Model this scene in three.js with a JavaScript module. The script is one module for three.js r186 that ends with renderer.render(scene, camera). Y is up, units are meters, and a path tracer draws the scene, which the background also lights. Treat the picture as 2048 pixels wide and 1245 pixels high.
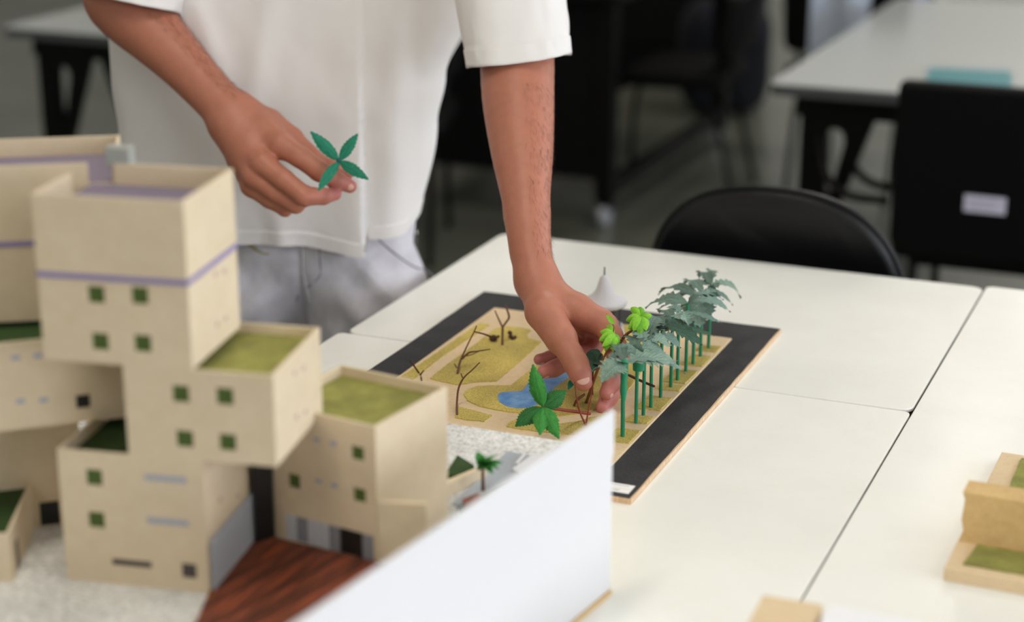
import * as THREE from 'three';
import { mergeGeometries } from 'three/addons/utils/BufferGeometryUtils.js';
import { RoundedBoxGeometry } from 'three/addons/geometries/RoundedBoxGeometry.js';
import { RectAreaLightUniformsLib } from 'three/addons/lights/RectAreaLightUniformsLib.js';

// ---------------------------------------------------------------- camera, exposure
const scene = new THREE.Scene();
scene.background = new THREE.Color(0xbfd0dc);
const camera = new THREE.PerspectiveCamera(2 * Math.atan(622.5 / 3670) * 180 / Math.PI, 2048 / 1245, 0.05, 60);
camera.position.set(0, 1.6425, 0);
camera.rotation.set(-18 * Math.PI / 180, 22.8 * Math.PI / 180, 0, 'YXZ');
camera.focus = 2.42;
camera.userData.fStop = 2.0;
scene.add(camera);
const renderer = new THREE.WebGLRenderer({ antialias: true });
renderer.toneMapping = THREE.LinearToneMapping;
renderer.toneMappingExposure = 1.0;
renderer.shadowMap.enabled = true;
RectAreaLightUniformsLib.init();
const ROOM = { x0: -8, x1: 3.6, z0: -11.2, z1: 3.2, h: 3.05 };
const LAMP = 12.4, DAY = 3.4;

// ---------------------------------------------------------------- helpers
let seed = 7;
const rnd = () => { seed = (seed * 1664525 + 1013904223) >>> 0; return seed / 4294967296; };
const rr = (a, b) => a + (b - a) * rnd();
const V = (x, y, z) => new THREE.Vector3(x, y, z);
const va = (a) => new THREE.Vector3(a[0], a[1], a[2]);
const clamp = (x, a = 0, b = 1) => Math.min(b, Math.max(a, x));
const sm = (a, b, x) => { const t = clamp((x - a) / (b - a)); return t * t * (3 - 2 * t); };
function hash(x, y, z) { let h = (x * 374761393 + y * 668265263 + z * 2147483647) | 0; h = Math.imul(h ^ (h >>> 13), 1274126177); return ((h ^ (h >>> 16)) >>> 0) / 4294967296; }
function noise3(x, y, z) {
  const X = Math.floor(x), Y = Math.floor(y), Z = Math.floor(z), f = (t) => t * t * (3 - 2 * t), u = f(x - X), v = f(y - Y), w = f(z - Z), L = (a, b, t) => a + (b - a) * t;
  return L(L(L(hash(X, Y, Z), hash(X + 1, Y, Z), u), L(hash(X, Y + 1, Z), hash(X + 1, Y + 1, Z), u), v), L(L(hash(X, Y, Z + 1), hash(X + 1, Y, Z + 1), u), L(hash(X, Y + 1, Z + 1), hash(X + 1, Y + 1, Z + 1), u), v), w);
}
const fbm = (x, y, z) => noise3(x, y, z) * 0.55 + noise3(x * 2.1, y * 2.1, z * 2.1) * 0.3 + noise3(x * 4.3, y * 4.3, z * 4.3) * 0.15;
function tile(n, fn) { // n x n texture from fn(u, v) -> [r, g, b] 0..255, noise wraps by sampling on a torus-free mirrored domain
  const d = new Uint8Array(n * n * 4);
  for (let j = 0; j < n; j++) for (let i = 0; i < n; i++) { const c = fn(i, j), k = (j * n + i) * 4; d[k] = clamp(c[0], 0, 255); d[k + 1] = clamp(c[1], 0, 255); d[k + 2] = clamp(c[2], 0, 255); d[k + 3] = 255; }
  const t = new THREE.DataTexture(d, n, n); t.magFilter = THREE.LinearFilter; t.minFilter = THREE.LinearMipmapLinearFilter; t.generateMipmaps = true;
  t.wrapS = t.wrapT = THREE.MirroredRepeatWrapping; t.needsUpdate = true; return t;
}
function speckle(cols, n, cell, strength, big = 0) { // grains: colour map and matching bump map
  const f = (i, j) => { const q = fbm(i / cell, j / cell, 3.3), g = hash(i, j, 5), b = big ? fbm(i / big, j / big, 9.1) : 0.5; return [q, g, b]; };
  const map = tile(n, (i, j) => { const [q, g, b] = f(i, j), c = cols[Math.floor(clamp(q * 0.9 + g * 0.35 - 0.12, 0, 0.999) * cols.length)], k = 1 + (b - 0.5) * strength; return c.map((v) => v * k); });
  map.colorSpace = THREE.SRGBColorSpace;
  const bump = tile(n, (i, j) => { const [q, g] = f(i, j), v = q * 150 + g * 105; return [v, v, v]; });
  return { map, bumpMap: bump };
}
const rep = (t, s) => { const c = t.clone(); c.repeat.set(s, s); c.needsUpdate = true; return c; };
const std = (color, roughness = 0.7, o = {}) => new THREE.MeshStandardMaterial({ color, roughness, ...o });
function textured(tex, perMetre, roughness, bumpScale, o = {}) { return new THREE.MeshStandardMaterial({ map: rep(tex.map, perMetre), bumpMap: tex.bumpMap && rep(tex.bumpMap, perMetre), bumpScale, roughness, ...o }); }
function mesh(name, geo, mat, parent) { const m = new THREE.Mesh(geo, mat); m.name = name; m.castShadow = m.receiveShadow = true; parent.add(m); return m; }
const used = {};
function numbered(n) { used[n] = (used[n] ?? -1) + 1; return used[n] ? n + '_' + String(used[n]).padStart(3, '0') : n; }
function thing(name, label, category, pos = [0, 0, 0], turn = 0, group) {
  const o = new THREE.Group(); o.name = numbered(name); o.position.set(...pos); o.rotation.y = turn; o.userData = { label, category };
  if (group) o.userData.group = group; scene.add(o); return o;
}
function tag(o, label, category, group) { o.name = numbered(o.name); o.userData = { label, category }; if (group) o.userData.group = group; return o; }
function struct(name, geo, mat, parent = scene) { const m = mesh(name, geo, mat, parent); m.userData.kind = 'structure'; return m; }
function grp(name, parent, pos = [0, 0, 0], turn = 0) { const o = new THREE.Group(); o.name = name; o.position.set(...pos); o.rotation.y = turn; parent.add(o); return o; }
function uvm(g) { // box-projected uv in metres
  g = g.index ? g.toNonIndexed() : g; const p = g.attributes.position, n = g.attributes.normal, uv = new Float32Array(p.count * 2);
  for (let i = 0; i < p.count; i += 3) {
    let nx = 0, ny = 0, nz = 0; for (let k = 0; k < 3; k++) { nx += n.getX(i + k); ny += n.getY(i + k); nz += n.getZ(i + k); }
    nx = Math.abs(nx); ny = Math.abs(ny); nz = Math.abs(nz);
    for (let k = 0; k < 3; k++) { const x = p.getX(i + k), y = p.getY(i + k), z = p.getZ(i + k), q = (i + k) * 2; if (ny >= nx && ny >= nz) { uv[q] = x; uv[q + 1] = z; } else if (nx >= nz) { uv[q] = z; uv[q + 1] = y; } else { uv[q] = x; uv[q + 1] = y; } }
  }
  g.setAttribute('uv', new THREE.BufferAttribute(uv, 2)); return g;
}
const box = (w, h, d, x = 0, y = 0, z = 0) => uvm(new THREE.BoxGeometry(w, h, d).translate(x, y, z)); // centred on x, z; y = centre
const span = (x0, x1, y0, y1, z0, z1) => box(x1 - x0, y1 - y0, z1 - z0, (x0 + x1) / 2, (y0 + y1) / 2, (z0 + z1) / 2);
const rbox = (w, h, d, r, x = 0, y = 0, z = 0) => uvm(new RoundedBoxGeometry(w, h, d, 2, r).translate(x, y, z));
const join = (...g) => mergeGeometries(g.map((a) => { const b = a.index ? a.toNonIndexed() : a; for (const k of Object.keys(b.attributes)) if (!['position', 'normal', 'uv'].includes(k)) b.deleteAttribute(k); if (!b.attributes.uv) b.setAttribute('uv', new THREE.BufferAttribute(new Float32Array(b.attributes.position.count * 2), 2)); return b; }));
function slab(pts, y0, y1, bevel = 0) { // polygon of [x, z] between two heights
  const s = new THREE.Shape(); pts.forEach(([x, z], i) => (i ? s.lineTo(x, -z) : s.moveTo(x, -z)));
  const g = new THREE.ExtrudeGeometry(s, { depth: y1 - y0 - bevel, bevelEnabled: bevel > 0, bevelSize: bevel, bevelThickness: bevel, bevelOffset: -bevel, bevelSegments: 1, steps: 1 });
  g.rotateX(-Math.PI / 2).translate(0, y0, 0); return uvm(g);
}
function smooth(pts, n = 3, rough = 0) { // closed Catmull-Rom through [x, z], with a rough hand-cut edge
  const c = new THREE.CatmullRomCurve3(pts.map(([x, z]) => V(x, 0, z)), true, 'centripetal');
  return c.getPoints(pts.length * n).slice(0, -1).map((q) => [q.x + rr(-rough, rough), q.z + rr(-rough, rough)]);
}
function rough(pts, step, amt) { // keeps the corners, roughens the edges
  const out = []; pts.forEach(([x, z], i) => { const [a, b] = pts[(i + 1) % pts.length], L = Math.hypot(a - x, b - z), n = Math.max(1, Math.round(L / step)); for (let k = 0; k < n; k++) out.push([x + (a - x) * k / n + rr(-amt, amt), z + (b - z) * k / n + rr(-amt, amt)]); }); return out;
}
function tube(pts, r, seg = 8, n) { // through points, radius number or list
  const c = new THREE.CatmullRomCurve3(pts.map(va), false, 'centripetal'), N = n ?? pts.length * 4, g = new THREE.TubeGeometry(c, N, 1, seg, false), P = g.attributes.position;
  const R = (t) => { if (typeof r === 'number') return r; const k = t * (r.length - 1), i = Math.min(r.length - 2, Math.floor(k)); return r[i] + (r[i + 1] - r[i]) * (k - i); };
  for (let i = 0; i <= N; i++) { const q = c.getPointAt(i / N), s = R(i / N); for (let j = 0; j <= seg; j++) { const k = i * (seg + 1) + j; P.setXYZ(k, q.x + (P.getX(k) - q.x) * s, q.y + (P.getY(k) - q.y) * s, q.z + (P.getZ(k) - q.z) * s); } }
  const caps = [0, 1].map((e) => { const q = c.getPointAt(e), s = R(e); return new THREE.SphereGeometry(s, seg, 5).translate(q.x, q.y, q.z); });
  return join(g, ...caps);
}
function rod(a, b, r0, r1 = r0, seg = 10) { const A = va(a), B = va(b), d = B.clone().sub(A), g = new THREE.CylinderGeometry(r1, r0, d.length(), seg); g.applyQuaternion(new THREE.Quaternion().setFromUnitVectors(V(0, 1, 0), d.clone().normalize())); g.translate((A.x + B.x) / 2, (A.y + B.y) / 2, (A.z + B.z) / 2); return g; }
const rel = (a, o) => [a[0] - o[0], a[1] - o[1], a[2] - o[2]];

// ---------------------------------------------------------------- materials
const T = {};
T.turf = speckle([[112, 96, 40], [188, 166, 82], [212, 192, 108], [160, 142, 64], [240, 224, 160]], 512, 2.1, 0.3, 90);
T.grass = speckle([[100, 102, 44], [136, 136, 64], [160, 158, 86], [120, 122, 54]], 512, 3, 0.25, 80);
T.deepgrass = speckle([[30, 52, 18], [44, 70, 26], [56, 84, 32]], 256, 3, 0.3, 60);
T.gravel = speckle([[128, 128, 124], [190, 190, 186], [222, 222, 218], [234, 234, 230], [240, 240, 238]], 512, 5, 0.15, 70);
T.black = speckle([[26, 26, 28], [34, 34, 36], [40, 40, 42], [46, 46, 48], [74, 74, 74]], 512, 2.2, 0.45, 60);
T.mdf = speckle([[216, 188, 146], [222, 196, 156], [227, 203, 164], [219, 192, 151]], 512, 9, 0.06, 120);
T.card = speckle([[218, 200, 168], [222, 204, 173], [225, 208, 178]], 256, 14, 0.05, 110);
T.kraft = speckle([[206, 170, 112], [214, 180, 122], [219, 186, 130]], 256, 8, 0.08, 100);
T.floor = speckle([[92, 95, 90], [104, 107, 102], [116, 118, 112], [98, 101, 96]], 512, 5, 0.3, 120);
T.laminate = speckle([[238, 238, 229], [240, 240, 232], [241, 241, 234]], 512, 40, 0.05, 200);
const woodTex = (base, dark, n = 256) => { const m = tile(n, (i, j) => { const g = fbm(i / 5, j / 90, 2) * 0.7 + fbm(i / 1.6, j / 60, 7) * 0.3; return base.map((b, k) => b + (dark[k] - b) * sm(0.25, 0.8, g)); }); m.colorSpace = THREE.SRGBColorSpace; return m; };
T.ply = woodTex([228, 200, 164], [196, 160, 122]);
T.deck = woodTex([176, 98, 62], [88, 54, 44]);
T.denim = (() => { const m = tile(512, (i, j) => { const w = ((i + j) % 4 < 2 ? 8 : -8) + hash(i, j, 1) * 26 - 13, b = (fbm(i / 60, j / 80, 4) - 0.5) * 44, c = 206 + w + b; return [c, c - 2, c + 4]; }); m.colorSpace = THREE.SRGBColorSpace; return m; })();
T.weave = tile(256, (i, j) => { const v = 128 + 55 * Math.sin(i * 1.57) * Math.sin(j * 1.57) + (hash(i, j, 2) - 0.5) * 90; return [v, v, v]; });
T.pores = tile(256, (i, j) => { const v = 150 + 90 * (fbm(i / 3, j / 3, 1) - 0.5) + 60 * (hash(i, j, 4) - 0.5); return [v, v, v]; });
T.leather = tile(256, (i, j) => { const v = 255 * fbm(i / 6, j / 6, 1); return [v, v, v]; });
const M = {
  laminate: new THREE.MeshPhysicalMaterial({ map: rep(T.laminate.map, 1.4), roughness: 0.36, clearcoat: 0.1, clearcoatRoughness: 0.15 }),
  tableEdge: std(0x4a2a1c, 0.5), greyTop: new THREE.MeshPhysicalMaterial({ color: 0xb9bcbb, roughness: 0.18 }), darkTop: std(0x4c4c4e, 0.3),
  blackMetal: new THREE.MeshPhysicalMaterial({ color: 0x030303, roughness: 0.5, specularIntensity: 0.35 }), blackSeat: new THREE.MeshPhysicalMaterial({ color: 0x040405, roughness: 0.65, specularIntensity: 0.35 }), chrome: std(0xb4b8ba, 0.25, { metalness: 1 }),
  leather: new THREE.MeshPhysicalMaterial({ color: 0x06070a, roughness: 0.4, specularIntensity: 0.7, bumpMap: rep(T.leather, 12), bumpScale: 0.0004 }),
  floor: new THREE.MeshPhysicalMaterial({ map: rep(T.floor.map, 0.9), color: 0xe2e2d6, roughness: 0.3, clearcoat: 0.3, clearcoatRoughness: 0.2 }),
  wall: std(0xd8d9d4, 0.85), ceiling: std(0xe6e6e2, 0.9), frame: std(0x9aa0a2, 0.4, { metalness: 0.6 }),
  lamp: new THREE.MeshStandardMaterial({ color: 0xffffff, emissive: 0xfff6ea, emissiveIntensity: 3 }),
  pane: new THREE.MeshStandardMaterial({ color: 0xffffff, emissive: 0xe9f0ff, emissiveIntensity: 2.5 }),
  turf: textured(T.turf, 3.2, 0.95, 0.0012), grass: textured(T.grass, 9, 0.95, 0.001), deepgrass: textured(T.deepgrass, 9, 0.95, 0.001),
  gravel: textured(T.gravel, 3.2, 0.9, 0.0016), black: textured(T.black, 3.4, 0.8, 0.0005), mdf: textured(T.mdf, 4, 0.8, 0.0002),
  card: textured(T.card, 4, 0.85, 0.0001), kraft: textured(T.kraft, 5, 0.85, 0.0003), ply: new THREE.MeshStandardMaterial({ map: rep(T.ply, 12), roughness: 0.8 }),
  deck: [0xffffff, 0xd8c8c0, 0xb8a8a4, 0xf2d8c8].map((c) => new THREE.MeshStandardMaterial({ map: rep(T.deck, 9), color: c, roughness: 0.6 })),
  purple: std(0x8f8496, 0.7), band: std(0x8a7fae, 0.75), pane_green: std(0x4d6428, 0.7), pane_dark: std(0x1c1816, 0.5), print: std(0xa6abb8, 0.7), printWarm: std(0xc0a89c, 0.7),
  darkstrip: std(0x4b4242, 0.6), foam: std(0xdddddf, 0.75), foamcore: std(0xe6e4e0, 0.9), mesh: std(0xb2b6bb, 0.5), shutter: std(0xc6cad0, 0.4), shutterDark: std(0x8c9096, 0.4), plasticBlack: std(0x121214, 0.4),
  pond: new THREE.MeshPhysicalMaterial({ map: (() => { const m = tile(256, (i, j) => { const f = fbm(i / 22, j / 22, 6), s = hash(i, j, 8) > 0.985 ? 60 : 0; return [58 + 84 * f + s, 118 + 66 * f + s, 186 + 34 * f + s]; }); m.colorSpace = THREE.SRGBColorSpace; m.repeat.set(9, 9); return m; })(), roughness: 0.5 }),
  poolGrey: std(0xa9b2bb, 0.3), twig: std(0x6a4632, 0.75), twigDark: std(0x4a2e24, 0.75), redStick: std(0x84301f, 0.55), copper: std(0x7a4a30, 0.45, { metalness: 0.4 }),
  pole: std(0x0f7a52, 0.5), poleCap: std(0x12845a, 0.6), gypsum: textured(speckle([[232, 232, 236], [238, 238, 241], [242, 242, 245]], 128, 5, 0.03, 40), 20, 0.9, 0.0008), darkWood: std(0x2f2a28, 0.7),
};
const doubleLeaf = (cols, n = 128) => { const m = tile(n, (i, j) => { const v = fbm(i / 9, j / 14, 5), s = (hash(i, j, 3) - 0.5) * 20 + (fbm((i + j) / 3, (i - j) / 16, 2) - 0.5) * 40, q = (j - Math.abs(i - n / 2) * 0.8 + 256) % 12, r = q < 2 ? -26 : Math.abs(i - n / 2) < 2 ? 22 : 0, a = cols[0], b = cols[1]; return a.map((c, k) => c + (b[k] - c) * v + s + r); }); m.colorSpace = THREE.SRGBColorSpace; return new THREE.MeshStandardMaterial({ map: m, roughness: 0.75, side: THREE.DoubleSide }); };
M.sage = [doubleLeaf([[92, 122, 108], [126, 152, 138]]), doubleLeaf([[78, 106, 94], [110, 136, 122]]), doubleLeaf([[104, 132, 116], [140, 162, 146]])];
M.darkleaf = doubleLeaf([[34, 66, 48], [56, 92, 68]]); M.lime = doubleLeaf([[110, 176, 34], [150, 206, 60]]); M.limeDark = doubleLeaf([[84, 150, 30], [126, 184, 48]]);
M.jade = doubleLeaf([[8, 104, 80], [40, 150, 118]]); M.fern = [doubleLeaf([[38, 116, 40], [72, 158, 66]]), doubleLeaf([[20, 84, 30], [42, 116, 46]])];

// ---------------------------------------------------------------- room
{
  const { x0, x1, z0, z1, h } = ROOM, t = 0.2;
  struct('floor', span(x0 - t, x1 + t, -0.2, 0, z0 - t, z1 + t), M.floor);
  struct('ceiling', span(x0 - t, x1 + t, h, h + 0.2, z0 - t, z1 + t), M.ceiling);
  struct('wall_left', span(x0 - t, x0, 0, h, z0 - t, z1 + t), M.wall);
  struct('wall_back', span(x0, x1, 0, h, z0 - t, z0), M.wall);
  struct('wall_near', span(x0, x1, 0, h, z1, z1 + t), M.wall);
  // the right wall has a row of windows: piers, sill and head around real openings
  const wz = [[-8.6, -6.4], [-5.8, -3.6], [-3.0, -0.8], [-0.2, 2.0]], y0 = 0.95, y1 = 2.55, parts = [span(x1, x1 + t, 0, y0, z0 - t, z1 + t), span(x1, x1 + t, y1, h, z0 - t, z1 + t)];
  let last = z0 - t; for (const [a, b] of wz) { parts.push(span(x1, x1 + t, y0, y1, last, a)); last = b; } parts.push(span(x1, x1 + t, y0, y1, last, z1 + t));
  struct('wall_right', join(...parts), M.wall);
  wz.forEach(([a, b], i) => {
    const w = grp('window_' + (i + 1), scene); w.userData.kind = 'structure';
    mesh('frame', join(span(x1 + 0.06, x1 + 0.12, y0, y0 + 0.05, a, b), span(x1 + 0.06, x1 + 0.12, y1 - 0.05, y1, a, b), ...[0, 0.5, 1].map((k) => span(x1 + 0.06, x1 + 0.12, y0, y1, a + (b - a - 0.05) * k, a + (b - a - 0.05) * k + 0.05))), M.frame, w);
    mesh('pane', span(x1 + 0.085, x1 + 0.095, y0 + 0.05, y1 - 0.05, a + 0.05, b - 0.05), M.pane, w);
    const L = new THREE.RectAreaLight(0xebf1ff, DAY, b - a - 0.1, y1 - y0 - 0.1); L.position.set(x1 + 0.05, (y0 + y1) / 2, (a + b) / 2); L.lookAt(x1 - 5, (y0 + y1) / 2, (a + b) / 2); scene.add(L);
  });
  // ceiling lamps in rows
  for (const lx of [-4.2, -1.0, 2.2]) for (const lz of [-10.2, -7.3, -4.3, -1.3, 1.7]) {
    const l = thing('ceiling_lamp', 'long white ceiling lamp with opal cover', 'lamp', [lx, h, lz], 0, 'ceiling lamps out of view');
    mesh('housing', span(-0.16, 0.16, -0.06, 0, -0.64, 0.64), M.ceiling, l); mesh('diffuser', span(-0.14, 0.14, -0.07, -0.06, -0.62, 0.62), M.lamp, l);
    const L = new THREE.RectAreaLight(0xfff6e9, LAMP, 0.28, 1.24); L.position.set(lx, h - 0.075, lz); L.rotation.x = -Math.PI / 2; scene.add(L);
  }
}

// ---------------------------------------------------------------- tables
function makeTable(name, label, x0, x1, z0, z1, top, o = {}) {
  const w = x1 - x0, d = z1 - z0, t = thing(name, label, 'table', [(x0 + x1) / 2, 0, (z0 + z1) / 2], 0, o.group), H = o.h ?? 0.75, th = 0.026;
  const s = new THREE.Shape(), r = o.r ?? 0.02, a = w / 2, b = d / 2;
  s.moveTo(-a + r, -b); s.lineTo(a - r, -b); s.absarc(a - r, -b + r, r, -Math.PI / 2, 0); s.lineTo(a, b - r); s.absarc(a - r, b - r, r, 0, Math.PI / 2); s.lineTo(-a + r, b); s.absarc(-a + r, b - r, r, Math.PI / 2, Math.PI); s.lineTo(-a, -b + r); s.absarc(-a + r, -b + r, r, Math.PI, Math.PI * 1.5);
  mesh('tabletop', uvm(new THREE.ExtrudeGeometry(s, { depth: 0.003, bevelEnabled: true, bevelSize: 0.0015, bevelThickness: 0.0015, bevelOffset: -0.0015, bevelSegments: 2, curveSegments: 8 }).rotateX(-Math.PI / 2).translate(0, H - 0.0045, 0)), top, t);
  mesh('edge_band', uvm(new THREE.ExtrudeGeometry(s, { depth: th, bevelEnabled: false, curveSegments: 8 }).rotateX(-Math.PI / 2).translate(0, H - 0.006 - th, 0)), o.edge ?? M.tableEdge, t);
  const y = H - 0.006 - th; for (const q of [-b + 0.06, b - 0.08]) mesh('apron', span(-a + 0.06, a - 0.06, y - 0.06, y, q, q + 0.02), M.blackMetal, t);
  for (const sx of [-1, 1]) for (const sz of [-1, 1]) {
    const leg = new THREE.Shape(); // a tapered plate leg with a slotted gusset
    leg.moveTo(0, 0); leg.lineTo(0.055, 0); leg.lineTo(0.075, y * 0.45); leg.lineTo(0.19, y - 0.06); leg.lineTo(0.3, y - 0.06); leg.lineTo(0.3, y); leg.lineTo(0, y); leg.closePath();
    const hole = new THREE.Path(); hole.moveTo(0.07, y - 0.26); hole.quadraticCurveTo(0.06, y - 0.1, 0.075, y - 0.09); hole.quadraticCurveTo(0.12, y - 0.08, 0.115, y - 0.13); hole.lineTo(0.085, y - 0.26); hole.closePath(); leg.holes.push(hole);
    const g = new THREE.ExtrudeGeometry(leg, { depth: 0.03, bevelEnabled: false }); if (sx > 0) { g.scale(-1, 1, 1); g.index ?? 0; const p = g.attributes.position.array; for (let i = 0; i < p.length; i += 9) for (let k = 0; k < 3; k++) { const q = p[i + 3 + k]; p[i + 3 + k] = p[i + 6 + k]; p[i + 6 + k] = q; } g.computeVertexNormals(); }
    mesh('leg', g.translate(sx * (a - 0.07), 0, sz * (b - 0.08) - 0.015), M.blackMetal, t);
  }
  return t;
}
makeTable('table', 'cream laminate table behind the park model, with a rounded far corner', -1.2575, -0.3995, -2.947, -2.3388, M.laminate, { r: 0.02 });
makeTable('table', 'cream laminate table carrying the park model and the white panel', -1.2665, -0.399, -2.3352, -0.95, M.laminate, { r: 0.01 });
makeTable('table', 'cream laminate table at the right edge carrying the small brown block model', -0.3968, 0.6, -2.958, -0.95, M.laminate, { r: 0.012 });

// ---------------------------------------------------------------- park model
const BY = 0.757, PY = 0.76; // top of the black board, top of the plate
{
  const o = [-0.89, 0.75, -2.24], park = thing('park_model', 'park model on a black plywood board with tan paths and olive turf', 'model', o), m = (n, g, mt) => mesh(n, g.translate(-o[0], -o[1], -o[2]), mt, park);
  m('board', span(-1.1375, -0.6458, 0.7502, 0.7565, -2.5895, -1.8995), M.ply);
  m('black_sheet', slab(rough([[-1.1373, -1.902], [-0.6478, -1.902], [-0.6478, -2.5893], [-1.1373, -2.5893]], 0.03, 0.0006), 0.7565, 0.7572), M.black);
  m('ground_plate', slab([[-1.085, -1.985], [-0.7005, -1.985], [-0.7005, -2.51], [-1.085, -2.51]], 0.7572, PY, 0.0005), M.mdf);
  const turf = (pts) => m('turf', slab(rough(pts, 0.004, 0.0007), PY, PY + 0.0016), M.turf);
  turf([[-1.0388,-2.1749],[-1.0406,-2.2392],[-1.0397,-2.2874],[-1.0399,-2.3396],[-1.0418,-2.4115],[-1.0305,-2.4268],[-1.0044,-2.4303],[-0.9887,-2.4258],[-0.9877,-2.4066],[-0.9778,-2.3896],[-0.9543,-2.3816],[-0.9513,-2.3389],[-0.951,-2.3105],[-0.9499,-2.2718],[-0.9496,-2.2446],[-0.9481,-2.2025],[-0.9759,-2.1866],[-0.9912,-2.1677],[-1.0085,-2.1693]]);
  turf([[-1.0793,-2.1659],[-1.0773,-2.2045],[-1.0758,-2.282],[-1.0752,-2.3486],[-1.0734,-2.4245],[-1.0561,-2.4261],[-1.0598,-2.3492],[-1.0628,-2.2623],[-1.0589,-2.1623]]);
  turf([[-0.9586,-2.0917],[-0.9308,-2.0849],[-0.9036,-2.0786],[-0.9037,-2.055],[-0.9262,-2.0511],[-0.9441,-2.0521]]);
  turf([[-0.8687,-2.0496],[-0.8713,-2.0659],[-0.8675,-2.0772],[-0.8478,-2.0777],[-0.8082,-2.0846],[-0.7825,-2.109],[-0.7658,-2.1495],[-0.7529,-2.1391],[-0.748,-2.11],[-0.7503,-2.071],[-0.7764,-2.0563],[-0.8159,-2.051],[-0.8497,-2.0481]]);
  const lawn = [[-0.9702,-2.1372],[-0.9728,-2.153],[-0.9657,-2.171],[-0.947,-2.1832],[-0.924,-2.1928],[-0.922,-2.2665],[-0.9234,-2.3787],[-0.9232,-2.4718],[-0.8748,-2.5051],[-0.7983,-2.491],[-0.7892,-2.44],[-0.7778,-2.3385],[-0.7692,-2.2536],[-0.7669,-2.2019],[-0.7747,-2.1679],[-0.7976,-2.1302],[-0.8187,-2.1114],[-0.8445,-2.1045],[-0.8922,-2.0984],[-0.9303,-2.1025],[-0.955,-2.1166]];
  turf(lawn);
  m('pond', slab(smooth([[-0.9236,-2.148],[-0.9238,-2.1606],[-0.9095,-2.1708],[-0.9015,-2.1763],[-0.9039,-2.2074],[-0.8982,-2.2604],[-0.8719,-2.2783],[-0.8619,-2.2601],[-0.8643,-2.2089],[-0.8602,-2.158],[-0.8641,-2.1318],[-0.8766,-2.1165],[-0.8936,-2.1154],[-0.906,-2.1224],[-0.9141,-2.1292]], 3, 0.0006), PY + 0.0012, PY + 0.0022), M.pond);
  for (const [z, w, d] of [[-2.078, 0.034, 0.05], [-2.141, 0.032, 0.03], [-2.205, 0.034, 0.055], [-2.272, 0.032, 0.026], [-2.32, 0.034, 0.06], [-2.392, 0.03, 0.05], [-2.449, 0.03, 0.03]]) turf([[-0.7035 - w, z + d / 2], [-0.7035, z + d / 2 - 0.004], [-0.7035, z - d / 2], [-0.7035 - w * 0.9, z - d / 2 + 0.003]]);
  // the title label glued on the front corner
  const cv = document.createElement('canvas'); cv.width = 256; cv.height = 96; const x = cv.getContext('2d'); x.fillStyle = '#f2f2f0'; x.fillRect(0, 0, 256, 96); x.fillStyle = '#777'; for (let i = 0; i < 30; i++) x.fillRect(40 + i * 6.4, 12 + (i % 3), 3.6, 7); x.fillStyle = '#b8b8b8'; x.fillRect(10, 46, 236, 2); x.font = 'italic 26px serif'; x.fillStyle = '#8a8a8a'; x.fillText('1/250', 130, 80);
  const ct = new THREE.CanvasTexture(cv); ct.colorSpace = THREE.SRGBColorSpace; const lg = new THREE.PlaneGeometry(0.062, 0.026).rotateX(-Math.PI / 2).translate(-0.684, 0.7577, -1.925);
  const lm = m('title_label', lg, new THREE.MeshStandardMaterial({ map: ct, roughness: 0.8 })); lm.userData.label = 'small white title label with grey print';
}

// ---------------------------------------------------------------- leaves and trees
function leaf(base, tip, up, width, o = {}) { // a cut paper leaf: folded along its rib, bowed, with a serrated rim
  const A = va(base), B = va(tip), L = A.distanceTo(B), dir = B.clone().sub(A).normalize(), U = va(up).addScaledVector(dir, -va(up).dot(dir)).normalize(), S = dir.clone().cross(U);
  const N = o.n ?? 18, bow = (o.bow ?? 0.12) * L, fold = o.fold ?? 0.25, ser = o.ser ?? 0.12, pk = o.peak ?? 0.42, curl = o.curl ?? 0, W = [-1, -0.5, 0, 0.5, 1], pos = [], uv = [], idx = [];
  for (let i = 0; i <= N; i++) {
    const t = i / N, w = width * 0.5 * (t < pk ? Math.sin(Math.PI / 2 * Math.pow(t / pk, 0.75)) : Math.pow(Math.cos(Math.PI / 2 * (t - pk) / (1 - pk)), o.sharp ?? 0.9)) + 0.0003;
    for (const s of W) {
      const e = Math.abs(s) === 1 ? (i % 2 ? 1 : 1 - ser) * (1 + rr(-ser, ser) * 0.4) : 1, q = A.clone().addScaledVector(dir, t * L + (Math.abs(s) === 1 ? (i % 2 ? 0.02 : 0) * L : 0)).addScaledVector(U, bow * 4 * t * (1 - t) + Math.abs(s) * w * fold + curl * Math.sin(t * 7) * width * s * 0.1).addScaledVector(S, s * w * e);
      pos.push(q.x, q.y, q.z); uv.push(0.5 + s * 0.5, t);
    }
    if (i < N) for (let k = 0; k < 4; k++) { const a = i * 5 + k; idx.push(a, a + 5, a + 1, a + 1, a + 5, a + 6); }
  }
  const g = new THREE.BufferGeometry(); g.setAttribute('position', new THREE.Float32BufferAttribute(pos, 3)); g.setAttribute('uv', new THREE.Float32BufferAttribute(uv, 2)); g.setIndex(idx); g.computeVertexNormals(); return g;
}
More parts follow.
